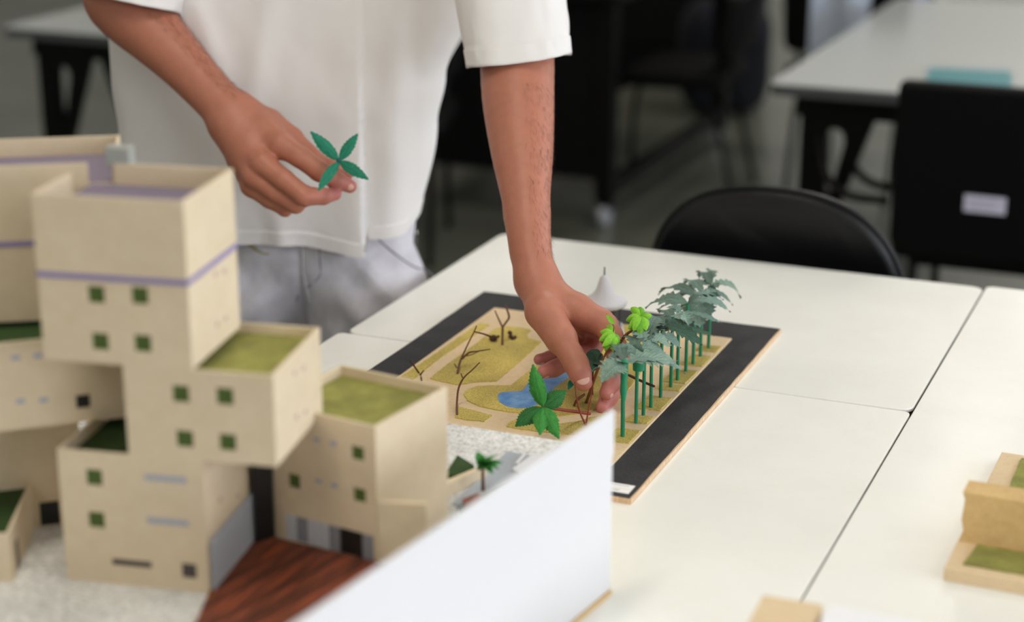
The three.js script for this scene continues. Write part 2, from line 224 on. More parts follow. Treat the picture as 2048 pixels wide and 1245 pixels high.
{ // the row of palms: green dowels with sage paper leaves
  const Z = [-2.0744, -2.1263, -2.156, -2.187, -2.2282, -2.2724, -2.302, -2.3405, -2.3743, -2.4096, -2.449], X = -0.7179;
  const ord = ['first', 'second', 'third', 'fourth', 'fifth', 'sixth', 'seventh', 'eighth', 'ninth', 'tenth', 'last'];
  // leaves: [palm, tip, width, material, bow]; tips are points in the room
  const LV = [
    [0,[-0.7338,0.8473,-2.0346],0.034,2,0.1],[0,[-0.6666,0.8518,-2.1329],0.036,2,0.06],[0,[-0.6602,0.8291,-2.1504],0.018,0,0.14],[0,[-0.7662,0.8387,-2.0864],0.016,1,0.1],[0,[-0.7732,0.8401,-2.1866],0.02,1,0.1],
    [1,[-0.749,0.8527,-2.0986],0.026,0,0.12],[1,[-0.693,0.8488,-2.1664],0.03,0,0.1],[1,[-0.7559,0.8465,-2.2075],0.022,1,0.1],
    [2,[-0.7371,0.8612,-2.2662],0.03,1,0.1],[2,[-0.6925,0.8518,-2.1904],0.028,2,0.12],[2,[-0.745,0.8504,-2.2135],0.03,0,0.1],
    [3,[-0.75,0.8415,-2.2539],0.032,0,0.12],[3,[-0.6865,0.8414,-2.2121],0.024,1,0.16],[3,[-0.7299,0.8494,-2.2651],0.028,2,0.1],
    [4,[-0.6663,0.8387,-2.2425],0.026,3,0.12],[4,[-0.7562,0.8447,-2.298],0.026,1,0.12],[4,[-0.6632,0.8375,-2.2889],0.012,3,0.05],
    [5,[-0.7536,0.8486,-2.3233],0.022,1,0.1],[5,[-0.701,0.843,-2.2978],0.03,2,0.1],[5,[-0.7253,0.8434,-2.2649],0.026,0,0.12],
    [6,[-0.7345,0.8526,-2.3327],0.026,0,0.1],[6,[-0.6714,0.8348,-2.353],0.012,1,0.05],[6,[-0.7063,0.839,-2.2942],0.03,2,0.14],
    [7,[-0.7841,0.8419,-2.3538],0.028,0,0.16],[7,[-0.6729,0.8372,-2.3988],0.022,0,0.14],[7,[-0.7737,0.8331,-2.3778],0.014,1,0.08],[7,[-0.7234,0.8383,-2.3552],0.026,2,0.12],
    [8,[-0.7872,0.8424,-2.421],0.022,1,0.16],[8,[-0.7047,0.823,-2.3576],0.034,2,0.12],[8,[-0.6944,0.8415,-2.4369],0.022,0,0.1],[8,[-0.7589,0.8365,-2.4308],0.02,1,0.1],
    [9,[-0.706,0.8217,-2.4022],0.026,0,0.14],[9,[-0.6865,0.8281,-2.4583],0.018,1,0.12],[9,[-0.7648,0.8457,-2.4773],0.022,0,0.14],[9,[-0.6961,0.8548,-2.4181],0.03,3,0.1],
    [10,[-0.6873,0.8254,-2.5027],0.026,2,0.16],[10,[-0.7582,0.8415,-2.5242],0.02,1,0.16],[10,[-0.7623,0.8248,-2.4937],0.026,0,0.14],[10,[-0.753,0.8364,-2.5702],0.016,0,0.1],
  ];
  Z.forEach((z, i) => {
    const H = 0.1005 - (i > 8 ? 0.004 : 0) + (i % 3) * 0.001, o = [X, PY + 0.0014, z], lab = i === 0 ? 'nearest palm of the row, a thick-collared green dowel with a big sage leaf hanging left' : i === 10 ? 'last palm of the row, farthest from the camera, its sage leaves arching right' : `${ord[i]} sage-leaved palm on a green dowel, counted from the white panel end of the row`;
    const p = thing('palm_tree', lab, 'model tree', o, 0, 'row of paper palms along the park path');
    mesh('trunk', rod([0, 0, 0], [rr(-0.001, 0.001), H, rr(-0.001, 0.001)], i ? 0.00245 : 0.0028, i ? 0.0023 : 0.0027), M.pole, p);
    if (i === 0) mesh('collar', tube([[0, 0.05, 0], [0, 0.06, 0], [0, 0.072, 0.0003], [0.0005, 0.09, 0], [0.0005, H, 0]], [0.003, 0.0048, 0.0042, 0.0052, 0.005], 10), M.poleCap, p);
    if (i === 1) mesh('collar', new THREE.CylinderGeometry(0.0085, 0.0075, 0.03, 14).translate(0, H - 0.015, -0.006), M.poleCap, p);
    for (const [k, tip, w, mi, bow] of LV) if (k === i) mesh('leaf', leaf([0, H, 0], rel(tip, o), [0.15, 1, 0.35], w * 1.15, { bow, ser: 0.42, fold: 0.12, n: 15, peak: 0.42, curl: 0.8 }), mi === 3 ? M.darkleaf : M.sage[mi], p);
    mesh('leaf', leaf([0, H - 0.002, 0], [rr(-0.03, 0.03), H + rr(0, 0.012), rr(-0.03, 0.03)], [0, 1, 0.2], 0.022, { bow: 0.15, ser: 0.42, n: 13, fold: 0.1 }), M.sage[i % 3], p);
  });
}
function twigTree(label, base, lines, mat, extra) { // bare twig: [points, radii]
  const t = thing('bare_twig_tree', label, 'model tree', base, 0, 'bare twig trees in the park'); lines.forEach(([pts, r], i) => mesh(i ? 'branch' : 'stem', tube(pts.map((q) => rel(q, base)), r, 7), mat, t)); extra?.(t); return t;
}
{
  const b1 = [-1.0013,0.7616,-2.3458]; // the Y-shaped twig at the back
  twigTree('Y-shaped bare twig standing between two brown clumps on the back turf', b1, [[[b1, [-1.0036,0.7735,-2.3514], [-1.0049,0.7861,-2.3553]], [0.0021, 0.0019, 0.0019]], [[[-1.0051,0.7854,-2.355], [-1.0112,0.7959,-2.3561], [-1.0182,0.8085,-2.3576]], [0.0015, 0.0013, 0.0009]], [[[-1.0051,0.7854,-2.355], [-1.0006,0.7931,-2.3596], [-0.9944,0.8032,-2.3543], [-1.0012,0.8193,-2.3571]], [0.0016, 0.0015, 0.0017, 0.0011]]], M.twig,
    (t) => { for (const q of [[-1.0193,0.7616,-2.3579], [-0.9996,0.7616,-2.3761]]) { const f = rel(q, b1); mesh('clump', join(...Array.from({ length: 7 }, () => new THREE.IcosahedronGeometry(rr(0.002, 0.0042), 0).translate(f[0] + rr(-0.006, 0.006), f[1] + rr(0.001, 0.008), f[2] + rr(-0.005, 0.005)))), M.twigDark, t); } });
  const b2 = [-1.0106,0.7616,-2.2065];
  twigTree('tall forked bare twig on the middle of the left turf', b2, [[[b2, [-1.0171,0.772,-2.2312], [-1.0115,0.7902,-2.2399], [-0.9995,0.817,-2.243], [-0.9982,0.8217,-2.2452]], [0.0019, 0.0017, 0.0012, 0.001, 0.0009]], [[[-1.0154,0.7747,-2.2328], [-1.0034,0.7861,-2.2305], [-0.9888,0.7914,-2.2271], [-0.9692,0.7974,-2.226]], [0.0016, 0.0014, 0.001, 0.0007]], [[[-1.0119,0.7781,-2.2355], [-1.0063,0.7775,-2.249], [-1.0022,0.7782,-2.2624]], [0.0009, 0.0008, 0.0006]], [[[-0.9998,0.8143,-2.2419], [-0.9808,0.818,-2.2284], [-0.9638,0.8211,-2.2139]], [0.0011, 0.0012, 0.0016]], [[[-1.0188,0.7599,-2.2262], [-1.0283,0.7646,-2.2352]], [0.001, 0.0007]]], M.twig);
  const b3 = [-0.9455,0.7616,-2.0615];
  twigTree('slender bare twig rising beside the corner of the right grass-roofed block', b3, [[[b3, [-0.96,0.766,-2.0934], [-0.9603,0.7832,-2.0993], [-0.9538,0.7983,-2.1016], [-0.9422,0.8108,-2.1052], [-0.9328,0.8214,-2.1072]], [0.0017, 0.0016, 0.0014, 0.0014, 0.001, 0.0008]], [[[-0.9544,0.7977,-2.1012], [-0.9596,0.8023,-2.1063]], [0.001, 0.0008]]], M.twig);
  const b4 = [-1.045,0.7616,-2.1611];
  twigTree('short forked bare twig nearest the black left border of the park', b4, [[[b4, [-1.0594,0.76,-2.1863], [-1.0671,0.77,-2.1866], [-1.0741,0.7794,-2.187]], [0.0012, 0.0013, 0.0012, 0.0014]], [[[-1.0593,0.7593,-2.1861], [-1.0535,0.767,-2.1856]], [0.0011, 0.0008]]], M.twigDark);
  const b5 = [-0.7746,0.7612,-2.0916];
  twigTree('V-shaped bare twig in front of the hand on the board', b5, [[[b5, [-0.7834,0.7785,-2.0922], [-0.7866,0.8006,-2.0872], [-0.7894,0.8209,-2.0875]], [0.0013, 0.0012, 0.001, 0.0009]], [[[-0.7742,0.763,-2.0906], [-0.772,0.7834,-2.093], [-0.7691,0.8037,-2.0957], [-0.7674,0.819,-2.0961]], [0.0012, 0.001, 0.0009, 0.0007]]], M.redStick);
}
{ // the lime-leaved tree that the hand is setting down
  const b = [-0.8042,0.7612,-2.1704], t = thing('lime_leaf_tree', 'model tree with two tufts of lime green leaves, pinched by the hand on the board', 'model tree', b);
  const R = (pts) => pts.map((q) => rel(q, b));
  mesh('trunk', tube(R([b, [-0.7915,0.7826,-2.1472], [-0.783,0.8067,-2.1422], [-0.7748,0.8289,-2.1421], [-0.7677,0.8444,-2.1448]]), [0.0022, 0.0021, 0.002, 0.0018, 0.0016], 8), M.copper, t);
  mesh('branch', tube(R([[-0.7677,0.8444,-2.1448], [-0.7565,0.8523,-2.1637], [-0.7506,0.8636,-2.1702], [-0.7386,0.8743,-2.179]]), [0.002, 0.0021, 0.002, 0.0014], 8), M.copper, t);
  mesh('branch', tube(R([[-0.7677,0.8444,-2.1448], [-0.7599,0.8589,-2.1418], [-0.7601,0.8701,-2.1456], [-0.759,0.8806,-2.1498], [-0.7701,0.8974,-2.1511]]), [0.0014, 0.001, 0.0009, 0.0007, 0.0005], 7), M.copper, t);
  mesh('root', tube(R([[-0.7993,0.7808,-2.149], [-0.8065,0.7745,-2.1438], [-0.8141,0.763,-2.1509]]), [0.0018, 0.0022, 0.0016], 7), M.copper, t);
  { const pts = R([[-0.7562,0.8527,-2.1628], [-0.7503,0.864,-2.1693], [-0.7437,0.8696,-2.174]]), c = new THREE.CatmullRomCurve3(pts.map(va)), gs = []; for (let i = 0; i < 9; i++) { const q = c.getPoint(i / 8); gs.push(new THREE.TorusGeometry(0.0023, 0.0007, 5, 9).rotateX(1.1).rotateY(0.6).translate(q.x, q.y, q.z)); } mesh('wire_wrap', join(...gs), M.copper, t); }
  const tuft = (c, tips, d) => tips.forEach(([q, w, dark]) => mesh('leaf', leaf(rel(c, b), rel(q, b), [0.35 + rr(-0.4, 0.4), 0.45 + rr(-0.3, 0.3), 0.85], w * 0.72, { bow: 0.3, fold: -0.55, ser: 0.02, peak: 0.5, sharp: 0.85, n: 10 }), dark ? M.limeDark : M.lime, t));
  tuft([-0.7576,0.8729,-2.1477], [[[-0.7753,0.8747,-2.1409],0.013,0],[[-0.7709,0.8805,-2.1562],0.011,0],[[-0.7716,0.8672,-2.1284],0.016,0],[[-0.7615,0.8563,-2.1231],0.016,1],[[-0.7518,0.8554,-2.1268],0.015,0],[[-0.7481,0.86,-2.1357],0.014,1],[[-0.7646,0.8626,-2.1206],0.016,0]], 0);
  tuft([-0.7342,0.8883,-2.1857], [[[-0.7509,0.8961,-2.1929],0.014,0],[[-0.7519,0.8828,-2.1764],0.016,0],[[-0.7449,0.8751,-2.1652],0.02,0],[[-0.7293,0.8695,-2.1641],0.02,1],[[-0.7212,0.8749,-2.1694],0.018,0],[[-0.7211,0.8892,-2.1916],0.012,0],[[-0.7396,0.897,-2.198],0.013,1],[[-0.737,0.8749,-2.1628],0.02,0]], 1);
  mesh('leaf', leaf(rel([-0.7591,0.8846,-2.1512], b), rel([-0.7702,0.8966,-2.1507], b), [0.4, 0.3, 0.9], 0.006, { ser: 0.03 }), M.lime, t);
}
{ // dark green sprigs half hidden behind the thumb
  const b = [-0.8065,0.7616,-2.2015], t = thing('dark_leaf_sprig', 'dark green leafed sprig behind the thumb of the hand on the board', 'model tree', b);
  mesh('stem', tube([[0, 0, 0], rel([-0.7999,0.8042,-2.1855], b), rel([-0.7961,0.817,-2.1859], b)], 0.0011, 6), M.twigDark, t);
  for (const [q, w] of [[[-0.8123,0.8172,-2.1849], 0.02], [[-0.8099,0.8259,-2.2004], 0.02], [[-0.7924,0.8107,-2.1568], 0.02], [[-0.7794,0.8199,-2.1655], 0.018], [[-0.8006,0.8231,-2.2033], 0.016]]) mesh('leaf', leaf(rel([-0.7961,0.817,-2.1859], b), rel(q, b), [0.35, 0.5, 0.8], w, { ser: 0.08 }), M.darkleaf, t);
  mesh('leaf', leaf(rel([-0.8234,0.7912,-2.1711], b), rel([-0.8247,0.7818,-2.1558], b), [0.35, 0.5, 0.8], 0.008, { ser: 0.05 }), M.jade, t);
  mesh('branch', tube([rel([-0.7961,0.817,-2.1859], b), rel([-0.7572,0.8126,-2.1722], b), rel([-0.7212,0.8058,-2.1621], b), rel([-0.7044,0.8038,-2.1571], b)], [0.001, 0.0018, 0.0019, 0.0017], 7), M.twigDark, t);
}
{ // the felled green tree with a red trunk
  const b = [-0.8333,0.763,-2.0891], t = thing('green_leaf_tree', 'model tree with five bright green leaves on a red stick, lying on the board', 'model tree', b), c = rel([-0.8098,0.8045,-2.0275], b);
  mesh('trunk', rod(c, rel([-0.7812,0.7659,-2.1229], b), 0.0021, 0.0023), M.redStick, t);
  for (const [q, w, k, up] of [[[-0.8297,0.855,-2.0426], 0.0235, 0, [0.1, 0, 1]], [[-0.7881,0.8211,-2.0539], 0.025, 1, [0.3, 0.6, 0.7]], [[-0.8337,0.7865,-1.994], 0.027, 1, [-0.1, 0.5, 0.85]], [[-0.7968,0.7835,-1.9856], 0.023, 0, [0.3, 0.2, 0.9]], [[-0.774,0.7792,-1.9937], 0.023, 0, [0.5, 0.1, 0.9]]])
    mesh('leaf', leaf(c, rel(q, b), up, w, { bow: 0.14, fold: -0.42, ser: 0.14, peak: 0.42, sharp: 1.0, n: 26 }), M.fern[k], t);
}
{ // the four-leaved jade plant held in the raised hand
  const c0 = [-1.2445,1.0242,-2.31], t = thing('jade_leaf_plant', 'four-leaved jade green paper plant held between finger and thumb of the raised hand', 'model tree', c0);
  mesh('stem', rod([0, 0, 0], rel([-1.2696,0.9972,-2.347], c0), 0.002, 0.0024), M.twigDark, t);
  mesh('bud', new THREE.IcosahedronGeometry(0.0045, 1).scale(1, 0.9, 0.8), std(0x1d5a5c, 0.6), t);
  for (const [q, w, bow] of [[[-1.281,1.0685,-2.2932], 0.019, 0.08], [[-1.2218,1.0631,-2.3275], 0.017, 0.05], [[-1.1902,1.0042,-2.2973], 0.017, 0.1], [[-1.2558,0.9883,-2.2641], 0.016, 0.08]]) mesh('leaf', leaf([0, 0, 0], rel(q, c0), [0.3, 0.35, 0.9], w, { bow, ser: 0.12, fold: -0.25, peak: 0.45, sharp: 0.9 }), M.jade, t);
}
{ // pavilion with a bell roof
  const b = [-0.8817,0.7616,-2.4508], t = thing('pavilion', 'white bell-roofed pavilion standing behind the hand on the board', 'model building', b), h = 0.052;
  mesh('roof', new THREE.LatheGeometry([[0.0002, 0.092], [0.003, 0.0915], [0.0065, 0.088], [0.009, 0.08], [0.0125, 0.069], [0.018, 0.061], [0.026, 0.056], [0.0335, 0.0525], [0.0345, 0.05], [0.033, 0.046], [0.028, 0.0455], [0.0002, 0.047]].map(([x, y]) => new THREE.Vector2(x, y)), 32), M.gypsum, t);
  mesh('finial', rod([0, 0.09, 0], [0, 0.104, 0], 0.0012, 0.001, 8), M.darkWood, t);
  for (let i = 0; i < 10; i++) { const a = i / 10 * Math.PI * 2; mesh('column', rod([Math.cos(a) * 0.025, 0.014, Math.sin(a) * 0.025], [Math.cos(a) * 0.025, 0.047, Math.sin(a) * 0.025], 0.0011, 0.0011, 8), M.darkWood, t); }
  mesh('base', new THREE.CylinderGeometry(0.0295, 0.0315, 0.014, 28).translate(0, 0.007, 0), M.gypsum, t);
}
// ---------------------------------------------------------------- architectural model
const G0 = 0.82;
{
  const o = [-1.0, 0.75, -1.45], am = thing('architectural_model', 'cream card building model of stacked blocks on a white gravel base', 'model', o);
  const put = (n, g, mt) => mesh(n, g.translate(-o[0], -o[1], -o[2]), mt, am);
  put('base_board', slab([[-1.42, -0.98], [-0.672, -0.98], [-0.6065, -1.6], [-0.69, -1.894], [-1.42, -1.894]], 0.7502, G0 - 0.004), M.card);
  put('gravel', slab([[-1.42, -0.98], [-0.672, -0.98], [-0.6065, -1.6], [-0.69, -1.894], [-1.42, -1.894]], G0 - 0.004, G0), M.gravel);
  // a block: card walls with cut windows, parapet, roof
  function block(label, pos, deg, w, d, h, q = {}) {
    const b = grp('block', am, rel(pos, o), deg * Math.PI / 180), t = 0.003, pd = q.parapet ?? 0.012; b.userData.label = label;
    const face = (W, holes) => { const s = new THREE.Shape(), N = q.notch; s.moveTo(0, 0); s.lineTo(W, 0); if (N) { s.lineTo(W, N[1]); s.lineTo(N[0], N[1]); s.lineTo(N[0], h); } else s.lineTo(W, h); s.lineTo(0, h); s.closePath(); for (const [x, y, a, c] of holes) { const p = new THREE.Path(); p.moveTo(x - a / 2, y - c / 2); p.lineTo(x - a / 2, y + c / 2); p.lineTo(x + a / 2, y + c / 2); p.lineTo(x + a / 2, y - c / 2); p.closePath(); s.holes.push(p); } return uvm(new THREE.ExtrudeGeometry(s, { depth: t, bevelEnabled: false })); };
    const fw = (q.win ?? []).map(([x, y]) => [x, y, q.ws ?? 0.0172, q.ws ?? 0.0172]);
    mesh('front_wall', face(w, fw).translate(0, 0, -t), M.card, b);
    fw.forEach(([x, y, a, c]) => { const m = mesh('window', box(a + 0.002, c + 0.002, 0.0008, x, y, -t - 0.0006), q.wmat ?? M.pane_green, b); m.userData.label = 'small square window backed in green'; });
    mesh('right_wall', span(w - t, w, 0, h, -d, -t), M.card, b); mesh('left_wall', span(0, t, q.leftFrom ?? 0, q.leftH ?? h, -d, -t), M.card, b); mesh('back_wall', span(q.backFrom ?? t, w - t, 0, h, -d, -d + t), M.card, b);
    if (q.floor !== false) mesh('underside', span(t, w - t, 0, t, -d + t, -t), M.card, b);
    const ry = h - pd; if (q.roof) mesh(q.roofName ?? 'roof_lawn', span(t, w - t, ry - 0.003, ry, -d + t, -t), q.roof, b);
    for (const [x, y, a, c] of q.prints ?? []) mesh('printed_window', box(a, c, 0.0006, x, y, 0.0002), q.pmat ?? M.print, b);
    for (const [x, y, a, c] of q.dark ?? []) mesh('dark_opening', box(a, c, 0.0008, x, y, 0.0002), M.darkstrip, b);
    for (const [v, y] of q.right ?? []) mesh('printed_window', box(0.0006, 0.005, 0.007, w + 0.0002, y, -v), M.printWarm, b);
    if (q.band) { mesh('band', join(box(w + 0.0016, 0.0052, 0.0012, w / 2, q.band, 0.0004), box(0.0012, 0.0052, d, w + 0.0004, q.band, -d / 2)), M.band, b); }
    return b;
  }
  const A = [-1.0537,0.82,-1.3598], aP = 11.0162, uP = [Math.cos(aP * Math.PI / 180), -Math.sin(aP * Math.PI / 180)];
  const onP = (s, y) => [A[0] + uP[0] * s, y, A[2] + uP[1] * s];
  const two = (c, w, h) => c.map(([x, y]) => [x, y, w, h]);
  // ground block under the middle
  block('lower front block with a dark slot near the gravel', onP(0, G0), aP, 0.1505, 0.14, 0.141, { win: [[0.0369,0.1137],[0.0361,0.0683]], roof: M.deepgrass, parapet: 0.014, prints: two([[0.1114,0.1192],[0.1111,0.0737]], 0.043, 0.006), dark: [...two([[0.0704,0.0251]], 0.041, 0.006), ...two([[0.1304,0.0229]], 0.0145, 0.0145)], right: [[0.0396,0.0835],[0.0877,0.0665]] });
  block('middle block overhanging the deck, with a grass roof', onP(0.075, 0.961), aP, 0.15, 0.146, 0.0925, { win: [[0.057,0.0671],[0.1012,0.0679],[0.0584,0.0211],[0.1018,0.0211]], roof: M.grass, parapet: 0.01, right: [[0.0642,0.0729],[0.0904,0.0683],[0.0651,0.0267],[0.0915,0.0219]] });
  const T1 = block('tall top block with a lilac band and a purple corrugated roof', onP(-0.005, 1.0535), aP, 0.1505, 0.132, 0.164, { win: [[0.0581,0.0687],[0.1019,0.0705],[0.0587,0.0218],[0.1018,0.0229]], parapet: 0.022, leftH: 0.139, backFrom: 0.027, band: 0.086, right: [[0.073,0.0729],[0.0961,0.0697],[0.0715,0.0228],[0.0937,0.0214]], roof: M.purple, roofName: 'roof_sheet' });
  mesh('left_parapet', span(0, 0.003, 0.139, 0.164, -0.082, -0.003), M.card, T1);
  const ribs = (w, d, y) => join(...Array.from({ length: Math.floor(w / 0.005) }, (_, i) => box(0.0022, 0.0016, d - 0.008, 0.005 + i * 0.005, y, -d / 2)));
  mesh('roof_ribs', ribs(0.146, 0.132, 0.1422), M.purple, T1);
  mesh('vent_box', join(rbox(0.026, 0.02, 0.016, 0.001, 0.03, 0.164 + 0.006, -0.138)), std(0xa2a49e, 0.5), T1);
  // upper left block, turned
  const U = [-1.063, 1.0535, -1.501], aU = 32, uU = [Math.cos(aU * Math.PI / 180), -Math.sin(aU * Math.PI / 180)], Uo = [U[0] - uU[0] * 0.17, 1.0535, U[2] - uU[1] * 0.17];
  const ub = block('upper left block with a dark lilac band, turned away', Uo, aU, 0.17, 0.127, 0.1625, { parapet: 0.02, notch: [0.143, 0.1415], band: 0.082, roof: M.purple, roofName: 'roof_sheet' }); mesh('roof_ribs', ribs(0.168, 0.127, 0.1432), M.purple, ub);
  // middle left block
  const L2 = [-1.0345, 0.958, -1.472], aL = 41, uL = [Math.cos(aL * Math.PI / 180), -Math.sin(aL * Math.PI / 180)], Lo = [L2[0] - uL[0] * 0.2, 0.958, L2[2] - uL[1] * 0.2];
  const lb = block('middle left block with one black square window', Lo, aL, 0.2, 0.15, 0.0925, { roof: M.deepgrass, parapet: 0.003, prints: two([[0.0836,0.0763],[0.1053,0.076],[0.0847,0.0299],[0.1071,0.0288]], 0.0085, 0.0048) });
  for (const [x, y] of [[0.1456,0.0227]]) mesh('window', box(0.0135, 0.0135, 0.0008, x, y, 0.0003), M.pane_dark, lb).userData.label = 'black square window';
  // ground floor left, set back
  const L3 = [-1.1421,0.82,-1.4647]; const l3 = block('set-back ground block under the left stack', [L3[0] - uL[0] * 0.19, G0, L3[2] - uL[1] * 0.19], aL, 0.22, 0.1, 0.137, {}); mesh('doorway', box(0.02, 0.026, 0.001, 0.183, 0.0145, 0.0004), M.plasticBlack, l3);
  // low annex at the left edge
  const lx = [-1.1004,0.82,-1.3341], dl = 26.9902, ul = [Math.cos(dl * Math.PI / 180), -Math.sin(dl * Math.PI / 180)];
  const an = block('low annex with a dark green roof at the left edge', [lx[0] - ul[0] * 0.12, G0, lx[2] - ul[1] * 0.12], dl, 0.12, 0.1356, 0.0525, { roof: M.deepgrass, parapet: 0.006 });
  mesh('door', box(0.0008, 0.03, 0.012, 0.1203, 0.017, -0.03), M.darkstrip, an);
  // right block
  const R1 = [-0.7824,0.82,-1.5107], aQ = -7.6223, uQ = [Math.cos(aQ * Math.PI / 180), -Math.sin(aQ * Math.PI / 180)], wR = 0.136;
  const rb = block('right block with a grass roof and a grey shopfront', [R1[0] - uQ[0] * wR, G0, R1[2] - uQ[1] * wR], aQ, wR, 0.133, 0.1505, { win: [[0.1137,0.1172],[0.0324,0.0695],[0.1147,0.0716]], ws: 0.0155, roof: M.grass, parapet: 0.011, prints: two([[0.0632,0.1219],[0.0843,0.1219],[0.0638,0.0764],[0.0839,0.0758]], 0.0075, 0.0042) });
  for (let i = 0; i < 8; i++) { const x = 0.021 + i * 0.0138; mesh('shop_panel', box(0.0132, 0.0275, 0.0012, x + 0.0066, 0.0168, 0.0005), i === 5 || i === 6 ? M.pane_dark : i % 3 === 1 ? M.shutterDark : M.shutter, rb); }
  { const a = 17.8 * Math.PI / 180, w = grp('wing_wall', am, rel([R1[0] + 0.001, G0, R1[2] + 0.001], o), a); mesh('panel', span(0, 0.049, 0, 0.0695, -0.006, 0), M.card, w); w.userData.label = 'low wing wall beside the right block'; }
  // dark stair core, steel grille beside the lower block, deck
  put('stair_core', slab([[-0.9214,-1.5036],[-0.9102,-1.5215],[-0.9168,-1.5457],[-0.9332,-1.532]], G0, 0.958), M.plasticBlack);
  { const gr = grp('grille', am, rel(onP(0.1525, G0), o), aP * Math.PI / 180); gr.userData.label = 'grey perforated grille'; mesh('sheet', span(0.0, 0.0012, 0.001, 0.056, -0.128, -0.002), M.mesh, gr); const bars = []; for (let i = 0; i < 30; i++) bars.push(span(-0.0002, 0.002, 0.002, 0.055, -0.006 - i * 0.0042, -0.0052 - i * 0.0042)); for (let j = 0; j < 13; j++) bars.push(span(-0.0002, 0.002, 0.003 + j * 0.0042, 0.0038 + j * 0.0042, -0.127, -0.003)); mesh('grid', join(...bars), M.shutter, gr); }
  { // deck boards, laid along the panel
    const dk = grp('deck', am); dk.userData.label = 'dark red-brown wooden deck';
    const poly = [[-0.9123,-1.522],[-0.7805,-1.5103],[-0.7647,-1.5656],[-0.778,-1.44],[-0.7906,-1.3241],[-0.8683,-1.2505],[-0.8853,-1.3326],[-0.9059,-1.3874],[-0.9279,-1.5075]], d = [-0.237, 0.972], nrm = [0.972, 0.237];
    const cut = (pg, c, sgn) => { const out = []; pg.forEach((a, k) => { const b = pg[(k + 1) % pg.length], da = sgn * (a[0] * nrm[0] + a[1] * nrm[1] - c), db = sgn * (b[0] * nrm[0] + b[1] * nrm[1] - c); if (da >= 0) out.push(a); if (da * db < 0) { const t = da / (da - db); out.push([a[0] + (b[0] - a[0]) * t, a[1] + (b[1] - a[1]) * t]); } }); return out; };
    const us = poly.map((q) => q[0] * nrm[0] + q[1] * nrm[1]); for (let c = Math.min(...us); c < Math.max(...us); c += 0.0105) { const pg = cut(cut(poly, c, 1), c + 0.0099, -1); if (pg.length < 3) continue; mesh('plank', slab(pg, G0, G0 + 0.003 + rr(-0.0004, 0.0004)).translate(-o[0], -o[1], -o[2]), M.deck[Math.floor(rnd() * 4)], dk); }
  }
  // side garden behind the right block
  put('garden_slab', slab([[-0.775,-1.6756],[-0.7775,-1.836],[-0.7431,-1.8339],[-0.7385,-1.7892],[-0.7491,-1.6579]], G0, G0 + 0.002), M.poolGrey);
  put('garden_kerb', slab([[-0.7526,-1.7992],[-0.755,-1.8306],[-0.7512,-1.8306],[-0.7483,-1.7994]], G0 + 0.002, G0 + 0.005), M.foam);
  put('garden_kerb', slab([[-0.7484,-1.7804],[-0.7426,-1.8358],[-0.7302,-1.8361],[-0.7361,-1.7746]], G0, G0 + 0.006), M.foam);
  put('planter_lawn', slab([[-0.7645,-1.6656],[-0.7397,-1.7684],[-0.7279,-1.7549],[-0.7436,-1.6391]], G0, G0 + 0.003), M.deepgrass);
  put('timber_edge', slab([[-0.7638,-1.6774],[-0.7542,-1.6989],[-0.7484,-1.6926],[-0.7559,-1.6664]], G0 + 0.002, G0 + 0.008), M.deck[0]);
  put('low_wall', slab([[-0.7968,-1.7033],[-0.7755,-1.7627],[-0.7695,-1.7574],[-0.7892,-1.6946]], G0, G0 + 0.014), M.card);
  put('lawn_patch', slab([[-0.8086,-1.7287],[-0.8196,-1.7871],[-0.7901,-1.7676],[-0.7956,-1.7341]], G0, G0 + 0.009), M.deepgrass);
  { const t = grp('garden_tree', am, rel([-0.7579,0.82,-1.7196], o)); mesh('trunk', rod([0, 0, 0], [0, 0.032, 0], 0.0022, 0.0018, 8), M.twig, t); const gs = []; for (let i = 0; i < 26; i++) gs.push(leaf([0, 0.03, 0], [rr(-0.014, 0.026), 0.034 + rr(-0.006, 0.01), rr(-0.015, 0.015)], [0, 1, 0.1], 0.009, { n: 5, ser: 0.05 })); mesh('foliage', mergeGeometries(gs), M.fern[0], t); t.userData.label = 'tiny green tree'; }
  // the white boundary panel
  { const L = 0.86, s = new THREE.Shape(), H = 0.2075; s.moveTo(-L, 0); s.lineTo(-0.003, 0); s.lineTo(-0.003, H - 0.052); s.lineTo(0, H - 0.049); s.lineTo(0, H); s.lineTo(-L, H); s.closePath();
    const p = grp('boundary_panel', am, rel([-0.589, 0.7502, -1.6765], o), Math.PI / 2 - 0.133); p.userData.label = 'tall white boundary panel along the right side'; mesh('sheet', uvm(new THREE.ExtrudeGeometry(s, { depth: 0.004, bevelEnabled: true, bevelSize: 0.0004, bevelThickness: 0.0004, bevelSegments: 1 }).translate(0, 0, -0.005)), M.foam, p);
    mesh('foot_strip', span(-L, -0.004, 0.0002, 0.0045, 0, 0.002), M.kraft, p); }
}
